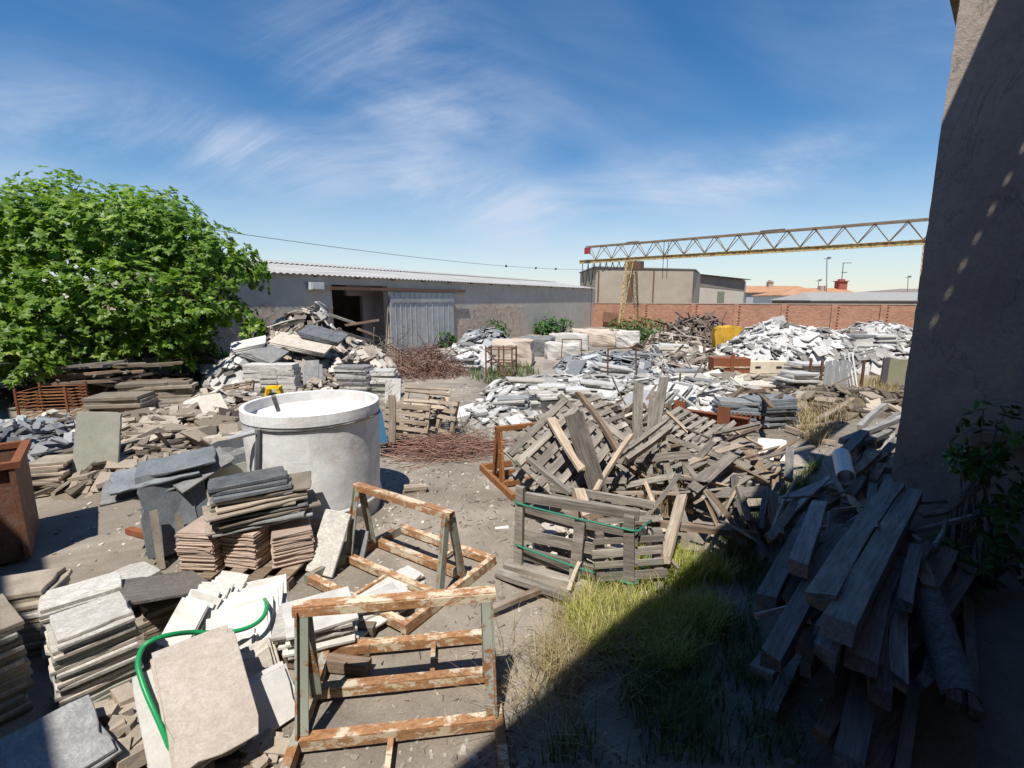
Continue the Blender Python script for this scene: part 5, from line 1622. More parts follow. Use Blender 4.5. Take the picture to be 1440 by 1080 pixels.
for i in range(9):
    px, py = r.uniform(1080, 1240), r.uniform(640, 740)
    c = G(px, py, .15 + r.random() * .4); a = R(r.uniform(20, 70)); L = r.uniform(.5, 1.3)
    d = V((cos(a), sin(a), r.uniform(-.1, .3))) * L / 2
    board('old_timber', c - d, c + d, .11, .09, r.choice(('old_beam', 'brown_wood')), 'short beam end lying loose behind the shaded beam pile', 'timber', 'loose beam ends behind the pile', 0, 1300 + i)
for i in range(34):
    u = r.uniform(3.9, 6.4); v = r.uniform(.1, 1.5); z = r.uniform(.35, 1.05) - .3 * max(0, v - .8)
    L = r.uniform(.6, 1.6); a = r.gauss(0, .28)
    d = (bd * cos(a) + bq * sin(a)) * L / 2; d.z = r.uniform(-.12, .1) * L
    c = bd * u + bq * v; c.z = z
    board('thin_batten', c - d, c + d, r.choice((.03, .05, .07)), r.choice((.02, .035)), r.choice(('old_beam', 'grey_wood', 'brown_wood')), 'thin split batten lying among the beams of the shaded pile', 'batten', 'battens among the shaded beams', r.uniform(-.8, .8), 1350 + i)
p = G(1085, 652, 0)
place('cut_stone', slab_mesh(.5, .42, .05, .02, 120), 'white_marble', MX.Translation((p.x, p.y, .05)) @ MX.Rotation(R(-20), 4, 'Z') @ MX.Rotation(R(55), 4, 'X') @ MX.Translation((0, .2, 0)), 'white block leaning at the edge of the shade below the red channel', 'stone')
# ================================================================ heaps (uncountable rubble) and the stacks of the yard
def heap(name, label, cat, c, rx, ry, h, n, size, mat, seed, yaw=0.0, flat_=.35, planks=0.0, fill=True, power=.8, thick=(.025, .06), lump=.25):
    r = random.Random(seed); m = MB(seed)
    c = V(c); ca, sa = cos(yaw), sin(yaw)
    def top(u, v):
        q = u * u + v * v
        return h * max(0, 1 - q) ** power * (1 + lump * noise.noise((u * 2.2, v * 2.2, seed * 1.7)))
    def P(u, v, dz=0):
        x, y = u * rx, v * ry
        return V((c.x + x * ca - y * sa, c.y + x * sa + y * ca, top(u, v) + dz))
    if fill:
        N = 14; vs = []; fs = []
        for i in range(N + 1):
            for j in range(N + 1):
                u, v = -1 + 2 * i / N, -1 + 2 * j / N
                q = max(abs(u), abs(v)) / max(1e-6, math.hypot(u, v)) if (u or v) else 1
                p = P(u * q, v * q); p.z = p.z * .84 - .03
                vs.append(p)
        for i in range(N):
            for j in range(N):
                k = i * (N + 1) + j
                m.add([vs[k], vs[k + N + 1], vs[k + N + 2], vs[k + 1]], [(0, 1, 2, 3)], r.uniform(.0, .25))
    for i in range(n):
        a = r.random() * 2 * pi; q = math.sqrt(r.random()) * 1.03
        u, v = cos(a) * q, sin(a) * q
        p = P(u, v)
        e = .06
        gx_ = (top(u + e, v) - top(u - e, v)) / (2 * e * rx); gy_ = (top(u, v + e) - top(u, v - e)) / (2 * e * ry)
        nrm = V((-gx_ * ca + gy_ * sa, -gx_ * sa - gy_ * ca, 1)) 
        nrm += V((r.gauss(0, flat_), r.gauss(0, flat_), 0)); nrm.normalize()
        q_ = nrm.to_track_quat('Z', 'Y').to_matrix().to_4x4() @ MX.Rotation(r.random() * 6.28, 4, 'Z')
        s = (size[0] * .7 + (size[1] - size[0] * .7) * r.random() ** 1.7) * (1.7 if r.random() < .07 else 1)
        p.z += r.uniform(-.02, .05)
        mx = MX.Translation(p) @ q_
        t = r.uniform(*thick)
        if r.random() < planks: m.box(mx, s * r.uniform(1.6, 2.8), r.uniform(.05, .12), r.uniform(.03, .06), r.uniform(.15, .5), .006)
        else: m.piece(mx, s, s * r.uniform(.45, .8), t)
    return tag(m.build(name, mat, origin=(c.x, c.y, 0)), label, cat, kind='stuff')
def twigs(name, label, c, rx, ry, h, n, L, rad, mat, seed, flat_=.5, axis_=None, wig=.06):
    r = random.Random(seed); m = MB(seed); c = V(c)
    for i in range(n):
        a = r.random() * 2 * pi; q = math.sqrt(r.random())
        u, v = cos(a) * q, sin(a) * q
        p = V((c.x + u * rx, c.y + v * ry, 0)); p.z = .02 + r.random() * h * (1 - q * q) ** .7
        d = V((r.gauss(0, 1), r.gauss(0, 1), r.gauss(0, flat_)))
        if axis_ is not None: d = V(axis_) * r.choice((-1, 1)) + V((r.gauss(0, .28), r.gauss(0, .28), r.gauss(0, flat_ * .4)))
        d.normalize(); ll = L * r.uniform(.4, 1.2)
        pts = []
        for k in range(5):
            w = p + d * (ll * (k / 4 - .5)) + V((r.gauss(0, wig), r.gauss(0, wig), r.gauss(0, wig)))
            w.z = max(w.z, .008); pts.append(w)
        m.tube(pts, rad * r.uniform(.6, 1.3), 4, None, rad * .4, False)
    return tag(m.build(name, mat), label, 'brushwood', kind='stuff')

# --- tall debris heap between the fig tree and the shed door
heap('rubble_heap', 'tall heap of broken stone and boards in front of the shed opening', 'rubble heap', (-7.0, 16.6, 0), 3.1, 2.3, 1.95, 460, (.3, .75), 'mixed_rubble', 201, planks=.3, power=1.0, lump=.5)
heap('rubble_heap', 'pale broken stone spilled down the left flank of the tall debris heap', 'rubble heap', (-8.3, 15.2, 0), 1.5, 1.4, 1.25, 170, (.25, .6), 'white_rubble', 202, flat_=.3)
heap('rubble_heap', 'cream rubble topping the tall debris heap under the shed wall', 'rubble heap', (-7.1, 17.2, 0), 1.4, .9, 2.5, 110, (.3, .6), 'white_rubble', 203, power=.9)
heap('rubble_heap', 'creamy stone chunks tumbling down the middle of the tall debris heap', 'rubble heap', (-5.0, 15.9, 0), 1.3, 1.4, 1.3, 150, (.2, .5), 'mixed_rubble', 204, thick=(.06, .16))
r = random.Random(211)
for i in range(9):
    c = V((-6.7 + r.uniform(-1.8, 2.0), 16.0 + r.uniform(-.6, 1.0), 1.45 + r.uniform(-.4, .9))); a = r.uniform(-.9, .9)
    d = V((cos(a), sin(a) * .4, r.uniform(-.4, .4))) * r.uniform(.4, .8)
    board('old_timber', c - d, c + d, .1, .08, r.choice(('brown_wood', 'dark_post', 'grey_wood')), 'dark old timber sticking out of the tall debris heap', 'timber', 'timbers in the tall debris heap', 0, 2110 + i)
for (px, py, y, L, W, yw, tx, ty, mt, lab) in [(425, 483, 15.2, 1.9, .7, -8, 24, 10, 'cream_marble', 'long pale striped slab leaning on the front of the tall debris heap'), (370, 495, 14.6, 1.4, .7, -20, 26, 14, 'grey_stone', 'grey slab bundle tilted on the left of the tall debris heap'), (350, 484, 14.8, 1.0, .6, 20, 20, -12, 'white_marble', 'white slab tilted at the upper left of the tall debris heap'),
                                               (455, 470, 15.5, 1.5, .6, -14, 24, 12, 'dark_granite', 'dark slab lying across the tall debris heap')]:
    c = D(px, py, y)
    for k in range(3):
        place('cut_stone', slab_mesh(L - .12 * k, W, .05, .006, 215 + k), mt, TRS((c.x, c.y, c.z - .055 * k), R(yw + 3 * k), R(tx), R(ty)), lab if k == 0 else ('layer just under the ' + lab.replace('long pale striped', 'striped').replace(' on the front of', ' on').replace(' on the left of', ' on').replace(' at the upper left of', ' on')), 'stone', None if k == 0 else 'layers under the ' + lab.split(' leaning')[0].split(' tilted')[0].split(' lying')[0])
def G0(px, py): return G(px, py, 0)
def st(px, py, yaw, n, L, W, T, mat, what, where, seed, **k):
    p = G0(px, py)
    return stack((p.x, p.y, 0), R(yaw), n, L, W, T, mat, what, where, seed=seed, rough=.006, **k)
# stacks just behind the tank
for k, dx in enumerate((-.5, .0, .5)):
    st(386 + dx * 46, 560, 4, 13, .5, .55, .078, 'white_marble', 'thick white block slab', ('in the left column of the white block stack', 'in the middle column of the white block stack', 'in the right column of the white block stack')[k], 221 + k, jit=.012, jyaw=.02, mats=['white_marble', 'white_marble', 'veined_stone'])
st(500, 562, -3, 14, .95, .6, .07, 'white_marble', 'bluish white slab', 'in the stack behind the right rim of the tank', 224, jit=.03, mats=['white_marble', 'grey_stone', 'white_marble'])
st(540, 560, 3, 12, .8, .6, .07, 'white_marble', 'pale grey slab', 'in the neat stack at the right behind the tank', 225, jit=.02, mats=['white_marble', 'greenish_slab'])
lean_row(tuple(G0(437, 566)), (.05, .02, 0), 4, R(20), R(16), .4, 1.2, .04, 'grey_stone', 'grey narrow slab', 'standing between the two white stacks behind the tank', seed=226)
heap('rubble_heap', 'pinkish broken stone lying between the two white stacks behind the tank', 'rubble heap', tuple(G0(455, 566)), .9, .7, .6, 70, (.15, .4), 'mixed_rubble', 227)
# yellow step stool on a low pile
p = G0(389, 590)
zt = st(389, 590, 8, 5, 1.0, .6, .07, 'dull_slab', 'dull slab', 'under the yellow step stool', 228)
sg = thing('step_stool', 'yellow plastic step stool standing behind the tank', 'stool', (p.x, p.y, zt), R(8))
m = MB(229); m.box(TRS((0, 0, .44)), .30, .26, .05, None, .006); m.box(TRS((0, -.06, .475)), .2, .12, .02); m.build('step', 'stool_yellow', sg)
for (x, y) in ((-1, -1), (1, -1), (1, 1), (-1, 1)):
    m = MB(230); m.beam((x * .19, y * .18, 0), (x * .12, y * .10, .42), .06, .05); m.build('leg', 'stool_yellow', sg)
m = MB(231); m.beam((-.17, -.15, .16), (.17, -.15, .16), .04, .03); m.build('rung', 'stool_yellow', sg)
# wicker like crate
pallet(face_mx(D(330, 556, 12.2), -10, 55, 12), 1.0, .7, 8, 'brown slatted crate lid lying on rubble left of the yellow stool', 232, 'brown_wood')
# --- field of slabs left of the tank
heap('rubble_heap', 'wide low heap of buff slab offcuts between the fig tree and the tank', 'rubble heap', tuple(G0(265, 620)), 2.7, 2.0, .55, 330, (.25, .62), 'brown_rubble', 233, yaw=.2, flat_=.22, planks=.12, power=.5)
heap('rubble_heap', 'cream and grey broken slabs heaped against the left side of the tank', 'rubble heap', tuple(G0(318, 600)), 1.4, 1.7, .72, 210, (.25, .6), 'mixed_rubble', 234, flat_=.2, power=.5)
for k, (px, py, yw, n, L, W, T, mt, what, where) in enumerate([
    (176, 600, 14, 10, 1.15, .8, .075, 'dull_slab', 'long weathered slab', 'of the high stack under the fig tree'),
    (225, 578, 18, 9, 1.7, .5, .085, 'dull_slab', 'very long dull slab', 'of the stack reaching back under the fig tree'),
    (205, 640, 10, 7, .7, .45, .05, 'beige_stone', 'buff slab', 'of the small stack behind the slate slabs'),
    (262, 612, 20, 9, .75, .5, .05, 'cream_marble', 'cream slab', 'of the stack in the middle of the buff offcuts'),
    (315, 640, 8, 8, .6, .45, .05, 'cream_marble', 'cream slab', 'of the stack touching the left side of the tank'),
    (330, 610, -4, 9, .7, .5, .055, 'dull_slab', 'dull slab', 'of the stack half behind the left side of the tank'),
    (290, 575, 6, 6, .9, .5, .06, 'cream_marble', 'buff slab', 'of the low stack left of the brown crate lid'),
    (82, 690, 5, 11, .5, .45, .045, 'pink_tile', 'reddish slab', 'of the stack between the rust bin and the greenish slab')]):
    st(px, py, yw, n, L, W, T, mt, what, where, 235 + k, jit=.035, jyaw=.08, mats=[mt, mt, 'dull_slab'])
lean_row(tuple(G0(183, 690)), (.06, .05, 0), 6, R(-55), R(20), .4, .5, .03, 'beige_stone', 'small buff slab', 'on edge behind the orange stand post', seed=246)
heap('tile_heap', 'bluish grey broken tiles heaped in shade behind the rust bin', 'rubble heap', tuple(G0(20, 655)), 1.9, 1.5, .75, 260, (.15, .35), 'grey_rubble', 247, flat_=.6)
heap('tile_heap', 'small mixed offcuts between the blue grey tiles and the greenish slab', 'rubble heap', tuple(G0(75, 640)), .9, 1.0, .7, 120, (.15, .35), 'mixed_rubble', 248, flat_=.4)
# rusty mesh basket and dark timbers in the tree's shade
p = G0(82, 600)
bk = thing('wire_basket', 'rusty orange wire basket in the shade under the fig tree', 'basket', tuple(p), R(15))
m = MB(249)
for k in range(12):
    z = .06 + k * .075
    for (x0_, y0_, x1_, y1_) in ((-.45, -.4, .45, -.4), (.45, -.4, .45, .4), (-.45, .4, .45, .4), (-.45, -.4, -.45, .4)): m.tube([(x0_, y0_, z), (x1_, y1_, z)], .009, 4)
m.build('wire_mesh', 'rust_yellow_paint', bk)
for (x, y) in ((-.45, -.4), (.45, -.4), (.45, .4), (-.45, .4)):
    m = MB(250); m.abox(x - .02, x + .02, y - .02, y + .02, 0, .98); m.build('corner_post', 'rust_red', bk)
r = random.Random(251)
for i in range(14):
    c = D(r.uniform(95, 215), r.uniform(510, 545), r.uniform(12.6, 13.6)); a = r.uniform(-.3, .5)
    d = V((cos(a), sin(a), r.uniform(-.06, .12))) * r.uniform(.7, 1.3); c.z = max(c.z, .1)
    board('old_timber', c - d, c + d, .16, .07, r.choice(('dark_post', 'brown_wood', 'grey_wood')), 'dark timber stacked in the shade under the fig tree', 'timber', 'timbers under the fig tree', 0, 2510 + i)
heap('rubble_heap', 'dark shaded rubble carrying the timbers below the fig tree', 'rubble heap', tuple(G0(140, 560)), 2.8, 1.3, .8, 150, (.3, .7), 'dark_scrap', 252, planks=.4)
# thin rusty rod stuck in the slabs
m = MB(253); a = D(262, 585, 9.6); b = D(283, 645, 8.6); m.tube([a, b], .022, 6)
tag(m.build('rusty_rod', 'rust_dark'), 'rusty rod stuck upright among the buff slabs', 'rod')

heap('rubble_heap', 'low layer of buff slab pieces in front of the small stacks behind the slate slabs', 'rubble heap', tuple(G0(232, 672)), 1.5, .8, .38, 170, (.2, .55), 'brown_rubble', 2330, yaw=.2, flat_=.2, planks=.15, power=.5)
for k, (px, py, yw, n, L, W, T, mt, what, where) in enumerate([
    (240, 655, 12, 8, .62, .42, .045, 'cream_marble', 'cream slab', 'of the near stack behind the slate slabs'),
    (195, 668, -6, 7, .6, .42, .045, 'beige_stone', 'buff slab', 'of the stack just right of the greenish slab'),
    (345, 655, 6, 9, .5, .4, .05, 'cream_marble', 'pale slab', 'of the stack beside the foot of the tank'),
    (250, 590, 16, 8, 1.1, .5, .06, 'dull_slab', 'grey buff slab', 'of the stack between the tree stack and the cream stack')]):
    st(px, py, yw, n, L, W, T, mt, what, where, 2340 + k, jit=.035, jyaw=.1, mats=[mt, mt, 'dull_slab'])

# --- brush, pale crates and twigs right of the tank
twigs('brush_pile', 'reddish pile of pruned branches in front of the sliding doors', tuple(G0(598, 527)), 1.5, 1.3, 1.15, 520, 1.3, .013, 'twig_red', 254, .5)
twigs('brush_pile', 'grey brushwood at the right end of the tall debris heap', tuple(G0(548, 520)), 1.4, .9, 1.4, 160, 1.5, .016, 'twig_grey', 255, .6)
twigs('twig_spread', 'reddish twigs spread flat on the dirt right of the tank', tuple(G0(620, 634)), 1.05, .75, .22, 260, 1.3, .009, 'twig_red', 256, .25, (1, .1, 0), .05)
twigs('twig_spread', 'thin grey twigs scattered on the path behind the reddish twigs', tuple(G0(640, 605)), 1.3, 1.2, .15, 90, 1.0, .007, 'twig_grey', 257, .4)
twigs('twig_spread', 'thin grey twigs standing up behind the right rim of the tank', tuple(G0(520, 580)), .9, .5, 1.2, 40, 1.3, .008, 'twig_grey', 258, .9)
for i, (px, py, z, yw, pt, rl) in enumerate([(585, 585, .35, 10, 70, 4), (600, 575, .5, 6, 20, 8), (618, 585, .4, -40, 75, 0), (572, 592, .4, -10, 78, -4), (600, 560, .75, 12, 30, -10)]):
    pallet(face_mx(G(px, py, z), yw, pt, rl), 1.0, .75, 5, ('front panel of the broken pale slat crate right of the tank', 'floor panel of the broken pale slat crate right of the tank', 'right end panel of the broken pale slat crate', 'left panel of the broken pale slat crate near the brown post', 'rear panel tipped on the broken pale slat crate')[i], 260 + i, 'pale_wood', .1, 'slat_panel', 'panel')
board('weathered_board', D(551, 622, 8.9), D(551, 556, 9.0), .13, .06, 'pale_wood', 'upright tan post just right of the tank', 'board', None, 0, 268, False)
place('cut_stone', slab_mesh(.3, .62, .02, .002, 269), 'blue_sheet', MX.Translation(G0(540, 642)) @ MX.Rotation(R(60), 4, 'Z') @ MX.Rotation(R(78), 4, 'X') @ MX.Translation((0, .55, 0)), 'blue painted sheet leaning against the right side of the tank', 'sheet')
place('cut_stone', slab_mesh(.45, .75, .03, .004, 270), 'white_marble', MX.Translation(G0(552, 572)) @ MX.Rotation(R(-8), 4, 'Z') @ MX.Rotation(R(78), 4, 'X') @ MX.Translation((0, .4, 0)), 'white slab standing upright beside the pale slat crate', 'stone')
for i in range(5):
    p = G(583, 694, 0); yw = R(8 + 5 * (i % 2)); d = V((cos(yw), sin(yw), 0)) * .17
    c = V((p.x - .0 + .02 * (i % 2), p.y + (i % 3) * .07, .03 + .055 * (i // 3)))
    board('short_plank', c - d, c + d, .06, .05, 'pale_wood', 'short sawn plank in the little pile right of the tank', 'plank', 'short planks right of the tank', 0, 2700 + i, False)

# --- the middle of the yard
p = G0(705, 528)
cg = thing('iron_cage', 'dark rusty iron cage frame in front of the pinkish block', 'cage', tuple(p), R(-12))
m = MB(271)
for z in (.06, .55, 1.05):
    for a, b in (((-.5, -.4), (.5, -.4)), ((.5, -.4), (.5, .4)), ((.5, .4), (-.5, .4)), ((-.5, .4), (-.5, -.4))): m.beam((*a, z), (*b, z), .045, .045)
m.build('rail', 'rust_dark', cg)
for (x, y) in ((-.5, -.4), (.5, -.4), (.5, .4), (-.5, .4), (0, -.4), (0, .4)):
    m = MB(272); m.abox(x - .025, x + .025, y - .025, y + .025, 0, 1.12); m.build('post', 'rust_dark', cg)
m = MB(273); m.beam((-.45, -.44, 1.0), (.4, -.46, .05), .05, .05); m.build('brace', 'rust_dark', cg)
def block(px, py, yaw, L, W, Hh, mat, label, seed, z=0.0, tx=0):
    p = G0(px, py); m = MB(seed); r = random.Random(seed)
    vs = []; N = 5
    bm_ = bmesh.new(); bmesh.ops.create_cube(bm_, size=1.0)
    bmesh.ops.subdivide_edges(bm_, edges=bm_.edges, cuts=5, use_grid_fill=True)
    for v in bm_.verts:
        q = V((v.co.x * L, v.co.y * W, (v.co.z + .5) * Hh))
        k = noise.noise_vector(q * 2.1 + V((seed, 0, 0))) * .09 + noise.noise_vector(q * 5 + V((0, seed, 0))) * .04
        ed = sum(abs(c) > .49 for c in v.co)
        q += k
        if ed >= 2: q -= V((v.co.x * .05, v.co.y * .05, (v.co.z) * .05))
        v.co = q
    me = bpy.data.meshes.new('stone_block'); bm_.to_mesh(me); bm_.free(); me.materials.append(M[mat])
    o = bpy.data.objects.new('stone_block', me); COL.objects.link(o)
    o.matrix_world = TRS((p.x, p.y, z), R(yaw), R(tx))
    return tag(o, label, 'stone block')
block(722, 513, -8, 1.75, 1.3, 1.12, 'sandy_block', 'large pinkish cream stone block behind the iron cage', 281)
block(757, 500, -20, 1.6, 1.0, .95, 'grey_stone', 'bluish grey block just right of the pinkish block', 282, 0, 8)
block(800, 492, -10, 2.2, 1.2, .95, 'white_block', 'long white block in the middle of the row of big blocks', 283)
block(790, 505, 5, 1.6, .9, .8, 'white_block', 'lower white block in front of the row of big blocks', 284)
block(845, 487, -6, 2.6, 1.2, .9, 'sandy_block', 'cream block at the right of the row of big blocks', 285)
block(882, 489, -14, 1.4, 1.1, 1.0, 'white_block', 'whitish grey block at the right end of the row of big blocks', 286)
block(842, 476, -4, 4.0, 1.2, .7, 'sandy_block', 'long sandy block lying behind the row of big blocks', 287)
block(955, 484, 5, 1.2, .9, .8, 'white_block', 'single white block right of the weed thicket', 288)
heap('rubble_heap', 'white and grey slabs in a low heap left of the iron cage', 'rubble heap', tuple(G0(655, 515)), 1.6, 1.5, .85, 110, (.4, .9), 'white_rubble', 289, flat_=.2)
heap('rubble_heap', 'flat dark and white slabs lying against the pinkish block', 'rubble heap', tuple(G0(685, 492)), 1.9, 1.2, 1.1, 80, (.5, 1.0), 'grey_rubble', 290, flat_=.2)
st(652, 520, -10, 8, 1.3, .8, .06, 'grey_stone', 'grey and white slab', 'in the leaning stack left of the iron cage', 291, jit=.06, mats=['white_marble', 'grey_stone', 'blue_slate'])
heap('slab_rubble', 'broad spread of broken white marble slabs in the middle of the yard', 'rubble heap', tuple(G0(815, 555)), 3.0, 3.0, .34, 330, (.25, .65), 'white_rubble', 292, flat_=.2, power=.5)
heap('slab_rubble', 'broken white and grey slabs behind the upright posts', 'rubble heap', tuple(G0(940, 560)), 3.0, 3.2, .42, 340, (.25, .65), 'white_rubble', 293, flat_=.3, planks=.16, power=.5)
heap('slab_rubble', 'grey slabs and battens heaped before the white blocks', 'rubble heap', tuple(G0(880, 520)), 3.0, 2.6, .6, 260, (.35, .8), 'grey_rubble', 294, flat_=.3, planks=.25, power=.6)
heap('slab_rubble', 'loose white slab pieces along the left edge of the slab field', 'rubble heap', tuple(G0(705, 590)), 1.1, 1.0, .3, 90, (.2, .5), 'white_rubble', 295, flat_=.2, power=.6)
heap('slab_rubble', 'mixed slabs and timber in front of the yellow tarp', 'rubble heap', tuple(G0(985, 525)), 2.6, 2.8, .7, 240, (.35, .8), 'mixed_rubble', 296, flat_=.35, planks=.3)
heap('batten_heap', 'low heap of grey battens and slats behind the broken pallets', 'board heap', tuple(G0(880, 615)), 2.0, 1.3, .5, 170, (.3, .7), 'brown_rubble', 297, planks=.8)
mid = [(722, 588, -4, 10, .95, .55, .052, ['blue_slate', 'grey_stone', 'white_marble'], 'grey banded slab', 'in the front left stack of the slab field'),
       (768, 585, 2, 13, .85, .5, .06, ['white_marble'], 'white slab', 'in the tall white stack behind the yellow rack'),
       (806, 580, 8, 11, .8, .5, .058, ['white_marble', 'cream_marble'], 'white slab', 'in the stack right of the tall white stack'),
       (840, 565, -6, 10, 1.0, .6, .058, ['white_marble', 'veined_stone', 'grey_stone'], 'white banded slab', 'in the third stack of the slab field'),
       (745, 552, 10, 8, 1.2, .7, .055, ['white_marble', 'cream_marble'], 'flat white slab', 'in the low stack behind the tall white stack'),
       (860, 535, 12, 9, 1.4, .8, .06, ['grey_stone', 'white_marble'], 'tilted grey white slab', 'in the stack near the dark frames'),
       (905, 520, -4, 10, 1.6, .9, .07, ['white_marble', 'grey_stone', 'blue_slate'], 'long grey slab', 'in the far stack under the weed thicket'),
       (945, 505, -4, 9, 1.6, 1.0, .08, ['white_marble', 'cream_marble'], 'white slab', 'in the stack beside the weed thicket'),
       (965, 545, 8, 10, 1.1, .7, .06, ['white_marble', 'grey_stone'], 'bright slab', 'in the stack behind the battens'),
       (990, 560, 14, 9, 1.0, .6, .06, ['white_marble', 'grey_stone'], 'white leaning slab', 'in the stack left of the red channel'),
       (1035, 598, -6, 9, 1.05, .65, .065, ['blue_slate', 'grey_stone', 'blue_slate'], 'blue grey slab', 'in the left column of the big dark stack'),
       (1083, 598, 4, 10, 1.0, .65, .065, ['blue_slate', 'grey_stone', 'blue_slate'], 'blue grey slab', 'in the right column of the big dark stack'),
       (1118, 556, 18, 11, 1.15, .75, .065, ['white_marble', 'white_marble', 'greenish_slab'], 'white fanned slab', 'in the fanned stack left of the zinc sheets'),
       (1132, 542, 10, 11, 1.2, .75, .07, ['white_marble', 'cream_marble'], 'pale slab', 'in the stack behind the fanned stack'),
       (1075, 552, -5, 5, 1.7, .8, .06, ['cream_marble', 'dull_slab'], 'long thin slab', 'under the cream boxes'),
       (1105, 535, -5, 6, 1.4, .8, .06, ['white_marble', 'cream_marble'], 'cream white slab', 'right of the cream boxes')]
for k, (px, py, yw, n, L, W, T, ms, what, where) in enumerate(mid):
    st(px, py, yw, n, L, W, T, ms[0], what, where, 1400 + k, jit=.06, jyaw=.09, mats=ms, vary=.09, tilt=R((-3, 0, 2, 5, 4, 9, 3, 2, -4, 10, 2, -3, 4, 2, 0, 2)[k]))
p = G0(868, 592)
lean_row((p.x, p.y, .05), (.14, .05, 0), 9, R(-58), R(58), .8, 1.25, .03, 'white_marble', 'bluish white slab', 'slumped in a row behind the board heap', seed=298, mats=['white_marble', 'grey_stone', 'white_marble'], jl=.07)
# light metal frames and loose posts
def wire_frame(px, py, w, h, yaw, label, seed, lean=8):
    p = G0(px, py); th = thing('standing_frame', label, 'frame', tuple(p), R(yaw))
    for i, (a, b) in enumerate((((-w / 2, 0, 0), (-w / 2 + .05, .1, h)), ((w / 2, 0, 0), (w / 2 - .03, .1, h)))):
        m = MB(seed + i); m.beam(a, b, .04, .04); m.build('post', 'rust_dark', th)
    m = MB(seed + 3); m.beam((-w / 2 + .03, .1, h), (w / 2, .1, h), .04, .04); m.build('rail', 'rust_dark', th)
wire_frame(803, 520, .85, 1.25, -6, 'thin open metal frame standing among the white slabs', 300)
wire_frame(875, 545, 1.2, 1.3, 25, 'dark metal frame standing over the grey slabs', 304)
r = random.Random(312)
for i in range(30):
    px, py = r.uniform(880, 1010), r.uniform(515, 600)
    a = G0(px, py); L = r.uniform(.7, 1.5); t_ = r.uniform(-.9, .9)
    up_ = r.random() < .5
    b = a + (V((t_ * .7, r.uniform(-.3, .3), .8)) if up_ else V((cos(t_), sin(t_), .15))) * L
    a.z = .25
    board('weathered_board', a, b, r.choice((.05, .08, .1)), .03, r.choice(('grey_wood', 'old_beam', 'brown_wood')), 'grey batten or post sticking out of the slab field', 'board', 'battens in the slab field', 0, 3120 + i)
a = G0(935, 596); b = G0(1052, 616)
ch = thing('steel_channel', 'rusty red steel channel lying in front of the dark slab stack', 'channel', tuple((a + b) / 2), atan2((b - a).y, (b - a).x))
L = (b - a).length
m = MB(320); m.abox(-L / 2, L / 2, -.015, .015, .18, .44); m.abox(-L / 2, L / 2, -.12, -.0151, .42, .44); m.abox(-L / 2, L / 2, -.12, -.0151, .18, .2); m.build('web', 'rust_red', ch)
for x in (-.55, .42):
    m = MB(321); m.abox(x - .13, x + .13, -.13, -.10, .0, .62); m.build('plate', 'rust_red', ch)
m = MB(322)
for k in range(7): m.abox(.55 + k * .09, .58 + k * .09, .0, .012, .441, .52)
m.build('teeth', 'rust_red', ch)
p = G0(1023, 536)
rb = thing('steel_tank', 'dark red steel tank with a cross rib in front of the marble heap', 'steel tank', tuple(p), R(-4))
m = MB(323); m.box(TRS((0, 0, .55)), 1.25, .6, .6, None, .004); m.build('body', 'rust_red', rb)
m = MB(324); m.abox(-.06, .06, -.33, -.301, .0, 1.0); m.build('rib', 'rust_red', rb)
m = MB(325); m.abox(-.62, .62, -.33, -.302, .52, .57); m.build('band', 'rust_cream_paint', rb)
m = MB(326); m.box(TRS((0, 0, .12)), 1.15, .5, .24); m.build('base', 'dark_post', rb)
for k, (px, w_) in enumerate(((1061, .75), (1090, .7))):
    p = G0(px, 536); bx = thing('cream_box', ('left cream coloured box with a dark slot beside the red steel tank', 'right cream coloured box with a dark slot beside the white heap')[k], 'box', tuple(p + V((0, 0, .3))), R(-3))
    m = MB(327 + k); m.box(TRS((0, 0, .22)), w_, .5, .4, None, .006); m.build('body', 'cream_box', bx)
    m = MB(329 + k); m.abox(-.13, .06, -.262, -.256, .2, .27); m.build('slot', 'black', bx)
    stack((p.x, p.y, 0), 0, 4, .9, .6, .072, 'cream_marble', 'buried cream slab', ('carrying the left cream box', 'carrying the right cream box')[k], seed=331 + k)
# bright far heaps on the right
heap('marble_heap', 'big bright heap of broken white marble in front of the brick wall', 'marble heap', (12.6, 22.2, 0), 2.9, 3.0, 1.62, 660, (.3, .85), 'white_rubble', 340, flat_=.32, power=.5, lump=.3)
heap('marble_heap', 'left slope of white marble blocks sliding towards the yellow tarp', 'marble heap', (10.4, 20.6, 0), 2.0, 2.2, 1.15, 300, (.3, .7), 'white_rubble', 341, flat_=.5)
heap('marble_heap', 'right heap of white marble scraps beside the dark wall', 'marble heap', (18.2, 24.2, 0), 2.3, 2.2, 1.7, 330, (.3, .9), 'white_rubble', 342, flat_=.28, power=.5)
heap('marble_heap', 'low spill of white marble below the right heap', 'marble heap', (15.4, 19.6, 0), 2.2, 1.6, .9, 220, (.3, .7), 'white_rubble', 343, flat_=.4)
heap('marble_heap', 'mixed grey rubble filling the gap between the two marble heaps', 'marble heap', (15.4, 22.6, 0), 1.8, 1.8, 1.3, 200, (.3, .7), 'mixed_rubble', 344, flat_=.5, planks=.2)
heap('scrap_heap', 'dark heap of old timber and scrap against the brick wall behind the yellow tarp', 'scrap heap', (11.6, 30.5, 0), 2.4, 1.6, 1.6, 330, (.4, .9), 'dark_scrap', 345, flat_=.7, planks=.75)
heap('scrap_heap', 'brown scrap and rubble right of the weed thicket', 'scrap heap', (9.2, 27.5, 0), 1.9, 2.0, .9, 180, (.3, .7), 'brown_rubble', 346, flat_=.5, planks=.4)
